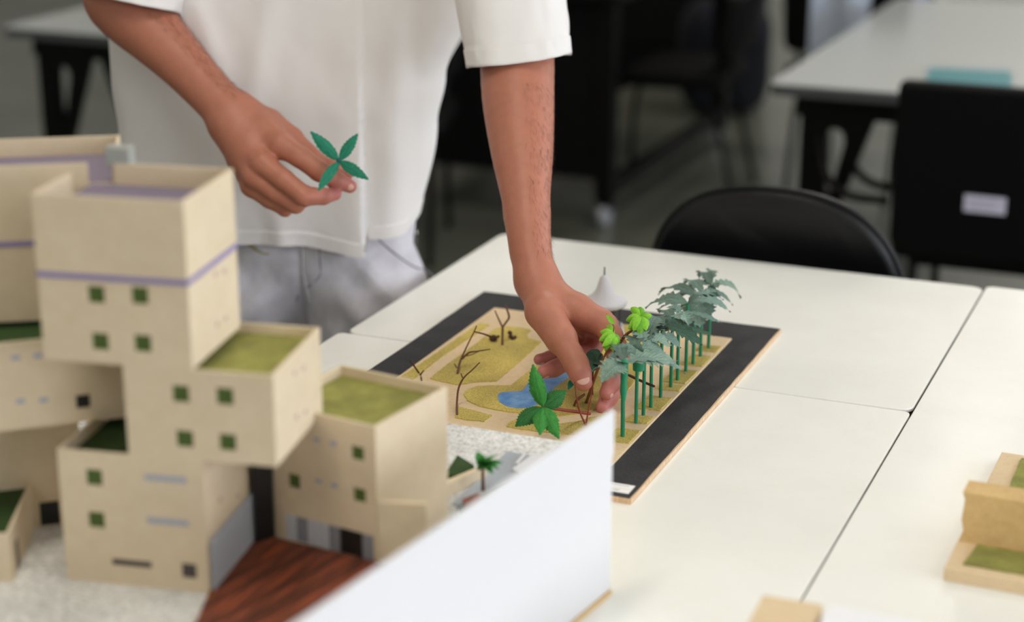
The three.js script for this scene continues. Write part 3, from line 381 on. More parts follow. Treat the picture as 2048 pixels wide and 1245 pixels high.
// ---------------------------------------------------------------- small block models on the right table
{
  const o = [-0.2673,0.765,-1.841], t = thing('block_model', 'brown card wall model on a turfed base at the right edge', 'model', [o[0], 0.75, o[2]], -0.02);
  mesh('base', rbox(0.3, 0.0148, 0.36, 0.001, 0.15, 0.0076, -0.18), M.mdf, t);
  mesh('front_turf', slab(rough([[0.018, -0.016], [0.29, -0.016], [0.29, -0.071], [0.022, -0.071]], 0.006, 0.0006), 0.015, 0.017), M.grass, t);
  mesh('back_turf', slab(rough([[0.03, -0.118], [0.29, -0.118], [0.29, -0.345], [0.026, -0.345]], 0.006, 0.0006), 0.015, 0.017), M.grass, t);
  const s = new THREE.Shape(); [[0, 0], [0.004, 0.012], [0.001, 0.026], [0.003, 0.05], [0.0, 0.0585], [0.296, 0.0585], [0.296, 0]].forEach(([x, y], i) => (i ? s.lineTo(x, y) : s.moveTo(x, y)));
  mesh('wall_block', uvm(new THREE.ExtrudeGeometry(s, { depth: 0.036, bevelEnabled: true, bevelSize: 0.0006, bevelThickness: 0.0006, bevelSegments: 1 }).translate(0.002, 0.0155, -0.112)), M.kraft, t);
  const c = thing('card_block', 'plain tan card block at the bottom edge of the photo', 'model', [-0.362, 0.75, -1.48], 0.04);
  mesh('body', rbox(0.058, 0.0895, 0.16, 0.001, 0, 0.045, 0), M.mdf, c);
  mesh('pasted_strip', span(-0.0302, -0.0291, 0.03, 0.085, -0.075, 0.075), M.foamcore, c);
  const w = thing('white_box', 'white card box beside the tan card block at the bottom edge', 'box', [-0.255, 0.75, -1.475], -0.03);
  mesh('body', rbox(0.15, 0.085, 0.165, 0.001, 0, 0.0428, 0), std(0xf2f2f4, 0.7), w); mesh('lid', rbox(0.152, 0.006, 0.167, 0.001, 0, 0.0885, 0), std(0xf2f2f4, 0.7), w);
}
// ---------------------------------------------------------------- chairs
function makeChair(label, pos, turn, o = {}) { // upholstered visitor chair; the back faces -z, the sitter looks to +z
  const t = thing('chair', label, 'chair', pos, turn, o.group), sh = 0.44, w = o.w ?? 0.46, bh = o.bh ?? 0.36, by = o.by ?? 0.52;
  mesh('seat', rbox(w, 0.06, 0.44, 0.025, 0, sh, 0), o.soft ?? M.leather, t);
  const s = new THREE.Shape(), a = w / 2; // back panel
  if (o.square) { s.moveTo(-a + 0.04, 0); s.lineTo(a - 0.04, 0); s.quadraticCurveTo(a, 0, a, 0.05); s.lineTo(a * 0.97, bh - 0.03); s.quadraticCurveTo(a * 0.97, bh, a * 0.9, bh); s.lineTo(-a * 0.9, bh); s.quadraticCurveTo(-a * 0.97, bh, -a * 0.97, bh - 0.03); s.lineTo(-a, 0.05); s.quadraticCurveTo(-a, 0, -a + 0.04, 0); }
  else { s.moveTo(-a * 0.8, 0); s.lineTo(a * 0.8, 0); s.bezierCurveTo(a, 0, a * 1.02, bh * 0.3, a * 0.98, bh * 0.5); s.bezierCurveTo(a * 0.86, bh * 0.95, a * 0.35, bh, 0, bh); s.bezierCurveTo(-a * 0.35, bh, -a * 0.86, bh * 0.95, -a * 0.98, bh * 0.5); s.bezierCurveTo(-a * 1.02, bh * 0.3, -a, 0, -a * 0.8, 0); }
  const g = new THREE.ExtrudeGeometry(s, { depth: 0.02, bevelEnabled: true, bevelSize: 0.016, bevelThickness: 0.016, bevelOffset: -0.016, bevelSegments: 5, curveSegments: 20 }), p = g.attributes.position;
  for (let i = 0; i < p.count; i++) { const x = p.getX(i), y = p.getY(i); p.setZ(i, p.getZ(i) + (o.square ? 0.12 : 0.28) * x * x - 0.1 - y * (o.lean ?? 0.18)); } g.computeVertexNormals();
  const back = mesh('backrest', uvm(g.translate(0, by, -0.13)), o.soft ?? M.leather, t);
  if (!o.square) { const pts = []; for (let i = 0; i <= 40; i++) { const u = s.getPointAt(0.08 + i / 40 * 0.9); pts.push([u.x * 1.003, by + u.y + 0.002, 0.28 * u.x * u.x - 0.23 - u.y * (o.lean ?? 0.18) - 0.004]); } mesh('piping', tube(pts, 0.0035, 6, 80), M.leather, t); }
  for (const sx of [-1, 1]) mesh('leg', tube([[sx * a * 0.8, 0.01, 0.2], [sx * a * 0.82, 0.25, 0.19], [sx * a * 0.82, sh - 0.035, 0.16]], 0.011, 8), M.blackMetal, t);
  for (const sx of [-1, 1]) mesh('leg', tube([[sx * a * 0.8, 0.01, -0.27], [sx * a * 0.8, 0.3, -0.2], [sx * a * 0.8, sh - 0.04, -0.17], [sx * a * 0.8, by + 0.1, -0.235]], 0.011, 8), M.blackMetal, t);
  for (const q of [0.14, -0.18]) mesh('seat_rail', span(-a * 0.84, a * 0.84, sh - 0.05, sh - 0.03, q, q + 0.02), M.blackMetal, t);
  if (o.sticker) { const m = mesh('sticker', span(-0.047, 0.047, -0.02, 0.02, 0, 0.001).translate(o.sticker[0], o.sticker[1], o.sticker[2]), std(0xd6d2e4, 0.6), t); m.userData.label = 'white asset sticker'; mesh('print', join(span(-0.03, 0.04, 0.006, 0.009, 0, 0.0006), span(-0.02, 0.036, -0.008, -0.005, 0, 0.0006)).translate(o.sticker[0], o.sticker[1], o.sticker[2] - 0.0008), M.shutterDark, m); }
  return t;
}
makeChair('black leather chair with an arched back at the far side of the cream tables', [-0.775, 0, -3.28], Math.PI, { w: 0.47, bh: 0.35, by: 0.515, lean: 0.12 });
{ const c = makeChair('black chair with a white sticker on its square back at the right edge', [-0.55, 0, -4.44], Math.PI, { w: 0.5, bh: 0.42, by: 0.43, square: true, soft: M.blackSeat, lean: 0.12, sticker: [0.03, 0.575, -0.2645] });
  for (const k of [0, 1]) mesh('cantilever_tube', tube([[-1.0703,0.6184,-4.6069], [-1.0514,0.5662,-4.5622], [-1.0239,0.5207,-4.5122], [-0.9652,0.4956,-4.4595], [-0.8476,0.5091,-4.3768]].map((q) => [-(q[0] + 0.55) - k * 0.045, q[1] + k * 0.01, -(q[2] + 4.44) + k * 0.1]), 0.011, 8), M.blackMetal, c); }
makeChair('black chair with tube legs pushed under the black trolley table', [-1.98, 0, -6.2], -1.5, { w: 0.44, bh: 0.24, by: 0.5, square: true, soft: M.blackSeat });
makeChair('black chair in the dark behind the standing person', [-2.6, 0, -5.1], 0.3, { w: 0.46, square: true, soft: M.blackSeat });
makeChair('black chair pushed up behind the left background table', [-3.55, 0, -5.9], 0.2, { w: 0.44, square: true, soft: M.blackSeat });
makeChair('black chair with a pale blue garment over its back, beyond the right table', [-1.36, 0, -6.5], 3.05, { w: 0.46, square: true, soft: M.blackSeat });
makeChair('black chair farthest back with a lilac garment over its back', [-1.42, 0, -7.3], 3.0, { w: 0.46, square: true, soft: M.blackSeat });
// ---------------------------------------------------------------- background furniture
makeTable('table', 'grey-white table with black plate legs at the right background', -1.19, 0.9, -6.15, -4.53, M.greyTop, { edge: M.darkTop });
makeTable('table', 'grey table with black plate legs in the left background', -3.56, -3.0, -5.5, -4.5, M.greyTop, { edge: M.darkTop });
{ // a trolley table with casters in the dark
  const t = thing('trolley_table', 'black trolley table on casters behind the standing person', 'table', [-2.53, 0, -6.3]);
  mesh('tabletop', rbox(1.15, 0.03, 1.5, 0.006, 0, 0.78, 0), M.blackMetal, t); mesh('modesty_panel', span(-0.47, 0.47, 0.16, 0.765, 0.65, 0.67), M.blackSeat, t);
  for (const sx of [-1, 1]) { for (const sz of [-1, 1]) { mesh('post', span(-0.03, 0.03, 0.09, 0.765, -0.03, 0.03).translate(sx * 0.5, 0, sz * 0.66), M.blackMetal, t); const c = grp('caster', t, [sx * 0.5, 0, sz * 0.66]); mesh('wheel', new THREE.CylinderGeometry(0.038, 0.038, 0.025, 16).rotateZ(Math.PI / 2).translate(0, 0.039, 0), M.mesh, c); mesh('fork', span(-0.02, 0.02, 0.06, 0.095, -0.02, 0.02), M.blackMetal, c); } mesh('rail', span(-0.025, 0.025, 0.1, 0.15, -0.66, 0.66).translate(sx * 0.5, 0, 0), M.blackMetal, t); }
}
{
  const c = thing('storage_cabinet', 'long black storage cabinet against the back of the room', 'cabinet', [-3.5, 0, -8.6]);
  mesh('body', span(-1.3, 1.15, 0.06, 1.5, -0.25, 0.25), M.blackMetal, c); for (let i = 0; i < 4; i++) { const d = mesh('door', rbox(0.58, 1.3, 0.02, 0.004, -0.98 + i * 0.61, 0.8, 0.26), M.blackSeat, c); mesh('handle', box(0.015, 0.14, 0.02, -0.98 + i * 0.61 + (i % 2 ? -0.24 : 0.24), 0.85, 0.28), M.chrome, d); }
  mesh('plinth', span(-1.28, 1.13, 0, 0.06, -0.23, 0.23), M.blackMetal, c);
}
function bag(label, pos, turn, w, h, d, mat) { const t = thing('bag', label, 'bag', pos, turn); const g = new THREE.SphereGeometry(1, 24, 16), p = g.attributes.position; for (let i = 0; i < p.count; i++) { const f = (x) => Math.sign(x) * Math.pow(Math.abs(x), 0.6), n = 1 + (noise3(p.getX(i) * 3 + 5, p.getY(i) * 3, p.getZ(i) * 3) - 0.5) * 0.12; p.setXYZ(i, f(p.getX(i)) * w / 2 * n, (f(p.getY(i)) + 1) * h / 2, f(p.getZ(i)) * d / 2 * n); } g.computeVertexNormals(); mesh('body', g, mat, t); mesh('strap', tube([[-w * 0.15, h * 0.9, 0], [-w * 0.1, h * 1.15, 0.02], [w * 0.1, h * 1.15, 0.02], [w * 0.15, h * 0.9, 0]], 0.012, 6), M.blackMetal, t); mesh('pocket', rbox(w * 0.6, h * 0.35, 0.03, 0.012, 0, h * 0.3, d * 0.46), mat, t); return t; }
const navy = std(0x0c0f1a, 0.85), lilac = std(0x9aa0c4, 0.8), paleBlue = std(0xb2bccb, 0.8);
bag('navy bag on the left background table', [-3.2, 0.75, -4.82], 0.4, 0.22, 0.2, 0.16, navy);
bag('navy bag on the floor beside the black trolley table', [-2.2, 0, -7.6], 0.3, 0.4, 0.5, 0.25, navy);
function cloth(label, pos, turn, w, h, mat) { const g = new THREE.PlaneGeometry(w, h, 24, 12), p = g.attributes.position; for (let i = 0; i < p.count; i++) { const x = p.getX(i), y = p.getY(i); p.setZ(i, 0.018 * Math.sin(x * 38 + y * 3) + 0.03 * Math.cos(y / h * 2.4)); } g.computeVertexNormals(); const t = thing('hanging_garment', label, 'clothes', pos, turn); mat.side = THREE.DoubleSide; mesh('front', g, mat, t); mesh('collar', tube([[-w * 0.4, h / 2, 0.02], [0, h / 2 + 0.02, 0.03], [w * 0.4, h / 2, 0.02]], 0.02, 8), mat, t); return t; }
cloth('pale blue garment hung over the black chair beyond the right background table', [-1.38, 0.66, -6.17], -0.09, 0.2, 0.4, paleBlue);
cloth('lilac garment hung at the far end of the right background table', [-1.34, 0.66, -6.96], -0.14, 0.24, 0.4, lilac);
{ const t = thing('notebook', 'teal notebook lying on the right background table', 'book', [-0.72, 0.75, -4.72], 0.15); mesh('pages', box(0.2, 0.008, 0.27, 0, 0.005, 0), M.foamcore, t); mesh('cover', join(box(0.21, 0.0015, 0.28, 0, 0.0098, 0), box(0.21, 0.0008, 0.28, 0, 0.0006, 0)), std(0x2f7f88, 0.5), t); }

// ---------------------------------------------------------------- the person
function roundCone(px, py, pz, a, b) { // distance to a tapered capsule
  const bx = b[0] - a[0], by = b[1] - a[1], bz = b[2] - a[2], qx = px - a[0], qy = py - a[1], qz = pz - a[2], l2 = bx * bx + by * by + bz * bz, t = clamp((qx * bx + qy * by + qz * bz) / (l2 || 1e-9));
  const dx = qx - bx * t, dy = qy - by * t, dz = qz - bz * t; return Math.sqrt(dx * dx + dy * dy + dz * dz) - (a[3] + (b[3] - a[3]) * t);
}
const smin = (a, b, k) => { const h = Math.max(k - Math.abs(a - b), 0) / k; return Math.min(a, b) - h * h * k * 0.25; };
function chainD(x, y, z, c, k) { let d = 1e9; for (let i = 0; i + 1 < c.length; i++) d = smin(d, roundCone(x, y, z, c[i], c[i + 1]), k); return d; }
function surface(f, lo, hi, cell) { // surface nets over a grid
  const n = [0, 1, 2].map((k) => Math.ceil((hi[k] - lo[k]) / cell) + 1), [nx, ny, nz] = n, F = new Float32Array(nx * ny * nz), id = (i, j, k) => (k * ny + j) * nx + i;
  for (let k = 0; k < nz; k++) for (let j = 0; j < ny; j++) for (let i = 0; i < nx;) { const d = f(lo[0] + i * cell, lo[1] + j * cell, lo[2] + k * cell); F[id(i, j, k)] = d; const skip = Math.max(1, Math.floor((Math.abs(d) * 0.8 - 0.012) / cell)); for (let s = 1; s < skip && i + s < nx; s++) F[id(i + s, j, k)] = d; i += skip; }
  const vid = new Int32Array(nx * ny * nz).fill(-1), pos = [], idx = [];
  for (let k = 0; k < nz - 1; k++) for (let j = 0; j < ny - 1; j++) for (let i = 0; i < nx - 1; i++) {
    let m = 0, cx = 0, cy = 0, cz = 0, e = 0; const v = [];
    for (let c = 0; c < 8; c++) { v[c] = F[id(i + (c & 1), j + ((c >> 1) & 1), k + (c >> 2))]; if (v[c] < 0) m |= 1 << c; }
    if (!m || m === 255) continue;
    for (let a = 0; a < 8; a++) for (const s of [1, 2, 4]) if (!(a & s)) { const b = a | s; if ((v[a] < 0) !== (v[b] < 0)) { const t = v[a] / (v[a] - v[b]); cx += (a & 1) + (s === 1 ? t : 0); cy += ((a >> 1) & 1) + (s === 2 ? t : 0); cz += (a >> 2) + (s === 4 ? t : 0); e++; } }
    vid[id(i, j, k)] = pos.length / 3; pos.push(lo[0] + (i + cx / e) * cell, lo[1] + (j + cy / e) * cell, lo[2] + (k + cz / e) * cell);
  }
  const quad = (a, b, c, d, flip) => { if (a < 0 || b < 0 || c < 0 || d < 0) return; flip ? idx.push(a, c, b, a, d, c) : idx.push(a, b, c, a, c, d); };
  for (let k = 1; k < nz - 1; k++) for (let j = 1; j < ny - 1; j++) for (let i = 1; i < nx - 1; i++) {
    const o = F[id(i, j, k)] < 0;
    if (o !== F[id(i + 1, j, k)] < 0) quad(vid[id(i, j - 1, k - 1)], vid[id(i, j, k - 1)], vid[id(i, j, k)], vid[id(i, j - 1, k)], !o);
    if (o !== F[id(i, j + 1, k)] < 0) quad(vid[id(i - 1, j, k - 1)], vid[id(i, j, k - 1)], vid[id(i, j, k)], vid[id(i - 1, j, k)], o);
    if (o !== F[id(i, j, k + 1)] < 0) quad(vid[id(i - 1, j - 1, k)], vid[id(i, j - 1, k)], vid[id(i, j, k)], vid[id(i - 1, j, k)], !o);
  }
  const g = new THREE.BufferGeometry(); g.setAttribute('position', new THREE.Float32BufferAttribute(pos, 3)); g.setIndex(idx); g.computeVertexNormals(); return g;
}
{
  const base = [-1.4839,0,-2.6336], turn = 22.8 * Math.PI / 180, man = thing('person', 'person in a white T-shirt and grey jeans bending over the table, holding a paper plant', 'person', base, turn);
  man.updateMatrixWorld(true);
  const loc = (a) => { const v = man.worldToLocal(va(a)); return [v.x, v.y, v.z, a[3]]; };
  const LC = (l) => l.map(loc);
  const fine = (l, n = 5) => { const c = new THREE.CatmullRomCurve3(l.map(va), false, 'centripetal'), out = []; for (let i = 0; i + 1 < l.length; i++) for (let k = 0; k < n; k++) { const t = k / n, q = c.getPoint((i + t) / (l.length - 1)), r0 = l[Math.max(0, i - 1)][3], r1 = l[i][3], r2 = l[i + 1][3], r3 = l[Math.min(l.length - 1, i + 2)][3]; out.push([q.x, q.y, q.z, 0.5 * (2 * r1 + (r2 - r0) * t + (2 * r0 - 5 * r1 + 4 * r2 - r3) * t * t + (3 * r1 - r0 - 3 * r2 + r3) * t * t * t)]); } out.push(l[l.length - 1]); return out; };
  // ---- the arm that reaches to the board
  const armB = fine(LC([[-1.1096,1.316,-2.6121,0.05], [-1.0585,1.1936,-2.5334,0.0545], [-1.0213,1.1127,-2.4522,0.0525], [-0.9875,1.0473,-2.3863,0.0445], [-0.9551,0.9915,-2.3232,0.0335], [-0.9344,0.9526,-2.284,0.0278], [-0.9222,0.9289,-2.2636,0.0248], [-0.9088,0.9018,-2.2483,0.0255]]));
  const wristB = LC([[-0.9504,0.9646,-2.3157,0.026], [-0.9301,0.9233,-2.2811,0.0225], [-0.9118,0.8936,-2.2612,0.0225]]);
  const palmB = [LC([[-0.9088,0.9018,-2.2483,0.0255], [-0.8817,0.8797,-2.2348,0.0265], [-0.8419,0.8693,-2.2307,0.0225], [-0.8045,0.8586,-2.2256,0.0178]]), LC([[-0.91,0.8951,-2.2568,0.024], [-0.8654,0.8653,-2.248,0.022], [-0.8062,0.8464,-2.2491,0.0165]]), LC([[-0.9115,0.8902,-2.2659,0.022], [-0.8714,0.8519,-2.2692,0.02], [-0.8203,0.8283,-2.271,0.0155]]), LC([[-0.9148,0.8853,-2.2742,0.02], [-0.8794,0.8399,-2.2845,0.019], [-0.8391,0.8165,-2.2875,0.0145]]), LC([[-0.9058,0.8938,-2.241,0.024], [-0.8782,0.872,-2.1993,0.0235], [-0.8393,0.8488,-2.1676,0.0205]])];
  const fB = {
    thumb: LC([[-0.8782,0.872,-2.1993,0.0225], [-0.8397,0.8479,-2.1671,0.0195], [-0.8201,0.8336,-2.1532,0.0162], [-0.8095,0.8244,-2.1452,0.0166], [-0.8005,0.814,-2.1374,0.0148], [-0.7936,0.8049,-2.1314,0.0118]]),
    index: LC([[-0.8045,0.8586,-2.2256,0.0172], [-0.7834,0.8486,-2.2081,0.0155], [-0.7689,0.835,-2.1923,0.0148], [-0.7628,0.8119,-2.1719,0.0128], [-0.7642,0.799,-2.1611,0.0122], [-0.768,0.7879,-2.1498,0.0096]]),
    middle: LC([[-0.8062,0.8464,-2.2491,0.016], [-0.7731,0.8194,-2.2136,0.0145], [-0.7669,0.7899,-2.1806,0.0125], [-0.7695,0.7761,-2.1656,0.0118], [-0.7729,0.7658,-2.1514,0.0098]]),
    ring: LC([[-0.8203,0.8283,-2.271,0.015], [-0.8271,0.8087,-2.2498,0.0142], [-0.8444,0.8026,-2.2062,0.0118], [-0.8578,0.7965,-2.1893,0.0114], [-0.868,0.7944,-2.1763,0.0096]]),
    pinky: LC([[-0.8391,0.8165,-2.2875,0.0138], [-0.8472,0.8072,-2.2693,0.0118], [-0.8633,0.804,-2.2329,0.0096], [-0.8758,0.8004,-2.2185,0.009], [-0.8864,0.8004,-2.2049,0.0078]]),
  };
  // ---- the arm with the raised hand
  const armA = fine(LC([[-1.6808,1.3247,-2.512,0.05], [-1.6796,1.2312,-2.411,0.0545], [-1.6473,1.2068,-2.3932,0.052], [-1.6052,1.1799,-2.3843,0.0475], [-1.5491,1.1417,-2.3716,0.0398], [-1.4958,1.1041,-2.358,0.035], [-1.4569,1.0776,-2.3479,0.034], [-1.4398,1.063,-2.3499,0.036]]));
  const palmA = [LC([[-1.4398,1.063,-2.3499,0.034], [-1.3848,1.0488,-2.3395,0.0265], [-1.3456,1.0363,-2.3208,0.0198]]), LC([[-1.4377,1.0592,-2.3381,0.034], [-1.3959,1.0297,-2.3167,0.026], [-1.3649,1.0118,-2.2972,0.0187]]), LC([[-1.4388,1.0534,-2.3355,0.03], [-1.4045,1.0169,-2.3143,0.024], [-1.3784,0.9922,-2.2937,0.0172]]), LC([[-1.4457,1.0493,-2.3426,0.028], [-1.415,1.0057,-2.323,0.021], [-1.3895,0.9737,-2.3031,0.0155]]), LC([[-1.4375,1.0678,-2.3583,0.03], [-1.3949,1.0532,-2.3653,0.0245], [-1.3601,1.0332,-2.3729,0.0185]])];
  const fA = {
    thumb: LC([[-1.3949,1.0532,-2.3653,0.022], [-1.3601,1.0332,-2.3729,0.0178], [-1.3109,0.9996,-2.3704,0.015], [-1.2864,0.9951,-2.3677,0.0132], [-1.2621,0.9908,-2.3672,0.0098]]),
    index: LC([[-1.3441,1.037,-2.3183,0.0192], [-1.3121,1.023,-2.3154,0.0162], [-1.2813,1.0046,-2.3162,0.0158], [-1.2578,0.99,-2.3266,0.0132], [-1.2414,0.9804,-2.3358,0.0103]]),
    middle: LC([[-1.3629,1.0127,-2.2938,0.0182], [-1.3239,0.9936,-2.2852,0.0155], [-1.2885,0.9736,-2.2816,0.0148], [-1.2674,0.9707,-2.3009,0.0122], [-1.2573,0.9714,-2.318,0.0098]]),
    ring: LC([[-1.3774,0.9927,-2.2921,0.017], [-1.3407,0.9724,-2.289,0.0148], [-1.3096,0.9563,-2.2929,0.0135], [-1.3134,0.9561,-2.3254,0.0115], [-1.3202,0.964,-2.3425,0.0095]]),
    pinky: LC([[-1.3885,0.9742,-2.3014,0.0155], [-1.3597,0.9573,-2.3007,0.013], [-1.338,0.9421,-2.3102,0.0112], [-1.3374,0.9452,-2.3343,0.0095], [-1.3435,0.9525,-2.3457,0.0082]]),
  };
  const crease = (ch, i, out) => { const a = va(ch[i + 1]).sub(va(ch[i - 1])).normalize(), o = va(out).addScaledVector(a, -va(out).dot(a)).normalize(); return [ch[i], [a.x, a.y, a.z], [o.x, o.y, o.z], ch[i][3] * 1.25]; };
  const handField = (arm, wr, palm, fs, creases) => { const fl = Object.values(fs); return (x, y, z) => {
    let p = chainD(x, y, z, arm, 0.003); if (wr) p = smin(p, chainD(x, y, z, wr, 0.012), 0.02); let q = 1e9; for (const c of palm) q = smin(q, chainD(x, y, z, c, 0.008), 0.012); p = smin(p, q, 0.016);
    let d = p; for (const c of fl) d = Math.min(d, smin(p, chainD(x, y, z, c, 0.004), 0.007));
    if (Math.abs(d) < 0.004) for (const [c, a, o, R] of creases) { const dx = x - c[0], dy = y - c[1], dz = z - c[2]; if (dx * dx + dy * dy + dz * dz > R * R || dx * o[0] + dy * o[1] + dz * o[2] < 0) continue; const t = dx * a[0] + dy * a[1] + dz * a[2]; for (const [t0, k] of [[-0.0045, 0.6], [-0.0008, 1], [0.0032, 0.8]]) d += 0.0009 * k * Math.exp(-(((t - t0) / 0.0013) ** 2)); }
    return d; }; };
  const bounds = (ls, m) => { const lo = [9, 9, 9], hi = [-9, -9, -9]; for (const l of ls) for (const q of l) for (let k = 0; k < 3; k++) { lo[k] = Math.min(lo[k], q[k] - q[3] - m); hi[k] = Math.max(hi[k], q[k] + q[3] + m); } return [lo, hi]; };
  const fb = handField(armB, wristB, palmB, fB, [crease(fB.thumb, 3, [0, 0.3, 1]), crease(fB.ring, 3, [0, 0.6, 0.8]), crease(fB.index, 3, [1, 0, 0.6])]), fa = handField(armA, null, palmA, fA, [crease(fA.index, 2, [0.2, 0.5, 1]), crease(fA.middle, 2, [-0.2, -0.2, 1]), crease(fA.index, 3, [0.2, 0.5, 1])]);
  const gB = surface(fb, ...bounds([armB.slice(5), wristB, ...palmB, ...Object.values(fB)], 0.008), 0.0021), gA = surface(fa, ...bounds([armA.slice(5), ...palmA, ...Object.values(fA)], 0.008), 0.0021);
  // ---- trunk, head, upper arms and legs
  const shA = loc([-1.6808,1.3247,-2.512,0.05]), shB = loc([-1.1096,1.316,-2.6121,0.05]), neck = [-0.03, 1.36, 0.07, 0.052], head = [-0.03, 1.54, 0.13];
  const trunk = (x, y, z) => {
    let d = 1e9; const add = (v, k = 0.04) => { d = smin(d, v, k); };
    const el = (cx, cy, cz, rx, ry, rz) => { const a = (x - cx) / rx, b = (y - cy) / ry, c = (z - cz) / rz, k = Math.sqrt(a * a + b * b + c * c); return (k - 1) * Math.min(rx, ry, rz); };
    add(el(-0.02, 0.82, -0.01, 0.14, 0.13, 0.08)); add(el(-0.03, 1.02, 0.0, 0.15, 0.2, 0.1)); add(el(-0.03, 1.2, 0.04, 0.175, 0.17, 0.105));
    add(roundCone(x, y, z, [-0.19, 1.31, 0.04, 0.05], shA)); add(roundCone(x, y, z, [0.16, 1.31, 0.05, 0.05], shB)); add(roundCone(x, y, z, [-0.19, 1.31, 0.04, 0.055], [0.16, 1.31, 0.05, 0.055]));
    add(roundCone(x, y, z, [-0.03, 1.28, 0.05, 0.06], neck), 0.03); add(roundCone(x, y, z, neck, [-0.03, 1.46, 0.1, 0.05]), 0.02);
    add(roundCone(x, y, z, [-0.11, 0.74, 0, 0.07], [-0.12, 0.42, 0.01, 0.055]), 0.03); add(roundCone(x, y, z, [-0.12, 0.42, 0.01, 0.055], [-0.13, 0.09, -0.03, 0.038]), 0.02); add(roundCone(x, y, z, [0.09, 0.74, 0, 0.07], [0.1, 0.42, 0.01, 0.055]), 0.03); add(roundCone(x, y, z, [0.1, 0.42, 0.01, 0.055], [0.11, 0.09, -0.03, 0.038]), 0.02);
    add(roundCone(x, y, z, shA, armA[8]), 0.02); add(roundCone(x, y, z, shB, armB[8]), 0.02); return d; };
  const headF = (x, y, z) => { const [hx, hy, hz] = head; x -= hx; y -= hy; z -= hz; const e = (cx, cy, cz, rx, ry, rz) => { const a = (x - cx) / rx, b = (y - cy) / ry, c = (z - cz) / rz; return (Math.sqrt(a * a + b * b + c * c) - 1) * Math.min(rx, ry, rz); };
    let d = e(0, 0.02, -0.01, 0.074, 0.1, 0.09); d = smin(d, e(0, -0.06, 0.03, 0.055, 0.055, 0.055), 0.03); d = smin(d, roundCone(x, y, z, [0, 0.012, 0.078, 0.008], [0, -0.025, 0.098, 0.013]), 0.012); d = smin(d, e(0, -0.062, 0.083, 0.024, 0.007, 0.008), 0.006); d = smin(d, e(0, -0.078, 0.08, 0.02, 0.007, 0.008), 0.006); for (const s of [-1, 1]) { d = smin(d, e(s * 0.077, -0.01, -0.01, 0.011, 0.03, 0.02), 0.008); d = smin(d, e(s * 0.034, 0.03, 0.076, 0.02, 0.006, 0.012), 0.01); d = smin(d, -e(s * 0.032, 0.012, 0.086, 0.015, 0.009, 0.012), 0.0001) > d ? d : d; } return smin(d, roundCone(x, y, z, [0, -0.03, -0.02, 0.05], [0, -0.13, -0.04, 0.052]), 0.02); };
  const gT = surface(trunk, [-0.42, 0.05, -0.2], [0.46, 1.52, 0.4], 0.013), gH = surface(headF, [head[0] - 0.11, head[1] - 0.17, head[2] - 0.13], [head[0] + 0.11, head[1] + 0.15, head[2] + 0.14], 0.0045);
  const skinTint = (g, pinkers) => { const p = g.attributes.position, c = new Float32Array(p.count * 3); for (let i = 0; i < p.count; i++) { const x = p.getX(i), y = p.getY(i), z = p.getZ(i); let pk = 0; for (const [q, r, w] of pinkers) pk = Math.max(pk, w * (1 - sm(r * 0.4, r, Math.hypot(x - q[0], y - q[1], z - q[2])))); const n = 0.9 + 0.2 * fbm(x * 90, y * 90, z * 90), m = fbm(x * 25 + 9, y * 25, z * 25); c[i * 3] = n * (1 + 0.12 * pk); c[i * 3 + 1] = n * (0.97 + 0.06 * m + 0.02 * pk); c[i * 3 + 2] = n * (0.95 + 0.1 * m + 0.42 * pk); } g.setAttribute('color', new THREE.BufferAttribute(c, 3)); const q = new Float32Array(p.count * 2); for (let i = 0; i < p.count; i++) { q[i * 2] = (p.getX(i) + p.getZ(i) * 0.7) * 5; q[i * 2 + 1] = (p.getY(i) + p.getZ(i) * 0.4) * 5; } g.setAttribute('uv', new THREE.BufferAttribute(q, 2)); return g; };
  const tips = (f) => Object.entries(f).map(([k, c]) => [c[c.length - 1], 0.03, k === 'thumb' ? 0.5 : 1]);
  skinTint(gB, [...tips(fB), [loc([-0.8209,0.8325,-2.2437,0]), 0.06, 0.9], [loc([-0.8428,0.8038,-2.213,0]), 0.05, 0.9], [loc([-0.7648,0.7888,-2.1606,0]), 0.05, 0.8]]); skinTint(gA, [...tips(fA), [loc([-1.272,0.9712,-2.2969,0]), 0.03, 0.5]]); skinTint(gT, []); skinTint(gH, []);
  const skin = new THREE.MeshPhysicalMaterial({ color: 0xb07058, roughness: 0.5, vertexColors: true, bumpMap: T.pores, bumpScale: 0.0005, sheen: 0.15, sheenRoughness: 0.6 });
  mesh('body', mergeGeometries([gB, gA, gT, gH]), skin, man);
  { // fine dark hair along the outer forearms
    const gs = []; for (const [g, chain, side] of [[gB, armB, 1], [gA, armA, 1]]) { const p = g.attributes.position, n = g.attributes.normal; let made = 0; for (let k = 0; k < 60000 && made < 620; k++) { const i = Math.floor(rnd() * p.count), q = V(p.getX(i), p.getY(i), p.getZ(i)), nn = V(n.getX(i), n.getY(i), n.getZ(i)); let best = 9, at = 0; chain.forEach((c, j) => { const d = q.distanceTo(va(c)); if (d < best) { best = d; at = j; } }); const f = at / (chain.length - 1); if (f < 0.3 || f > 0.9 || nn.x * side < 0.1 || nn.z < -0.3) continue; const ax = va(chain[Math.min(at + 1, chain.length - 1)]).sub(va(chain[Math.max(0, at - 1)])).normalize(), L = rr(0.006, 0.013), dir = ax.addScaledVector(nn, 0.12).add(V(rr(-0.35, 0.35), rr(-0.2, 0.2), rr(-0.35, 0.35))).normalize(), a = q.clone().addScaledVector(nn, 0.0003), b = a.clone().addScaledVector(dir, L); gs.push(rod([a.x, a.y, a.z], [b.x, b.y, b.z], 0.00011, 0.00005, 3)); made++; } }
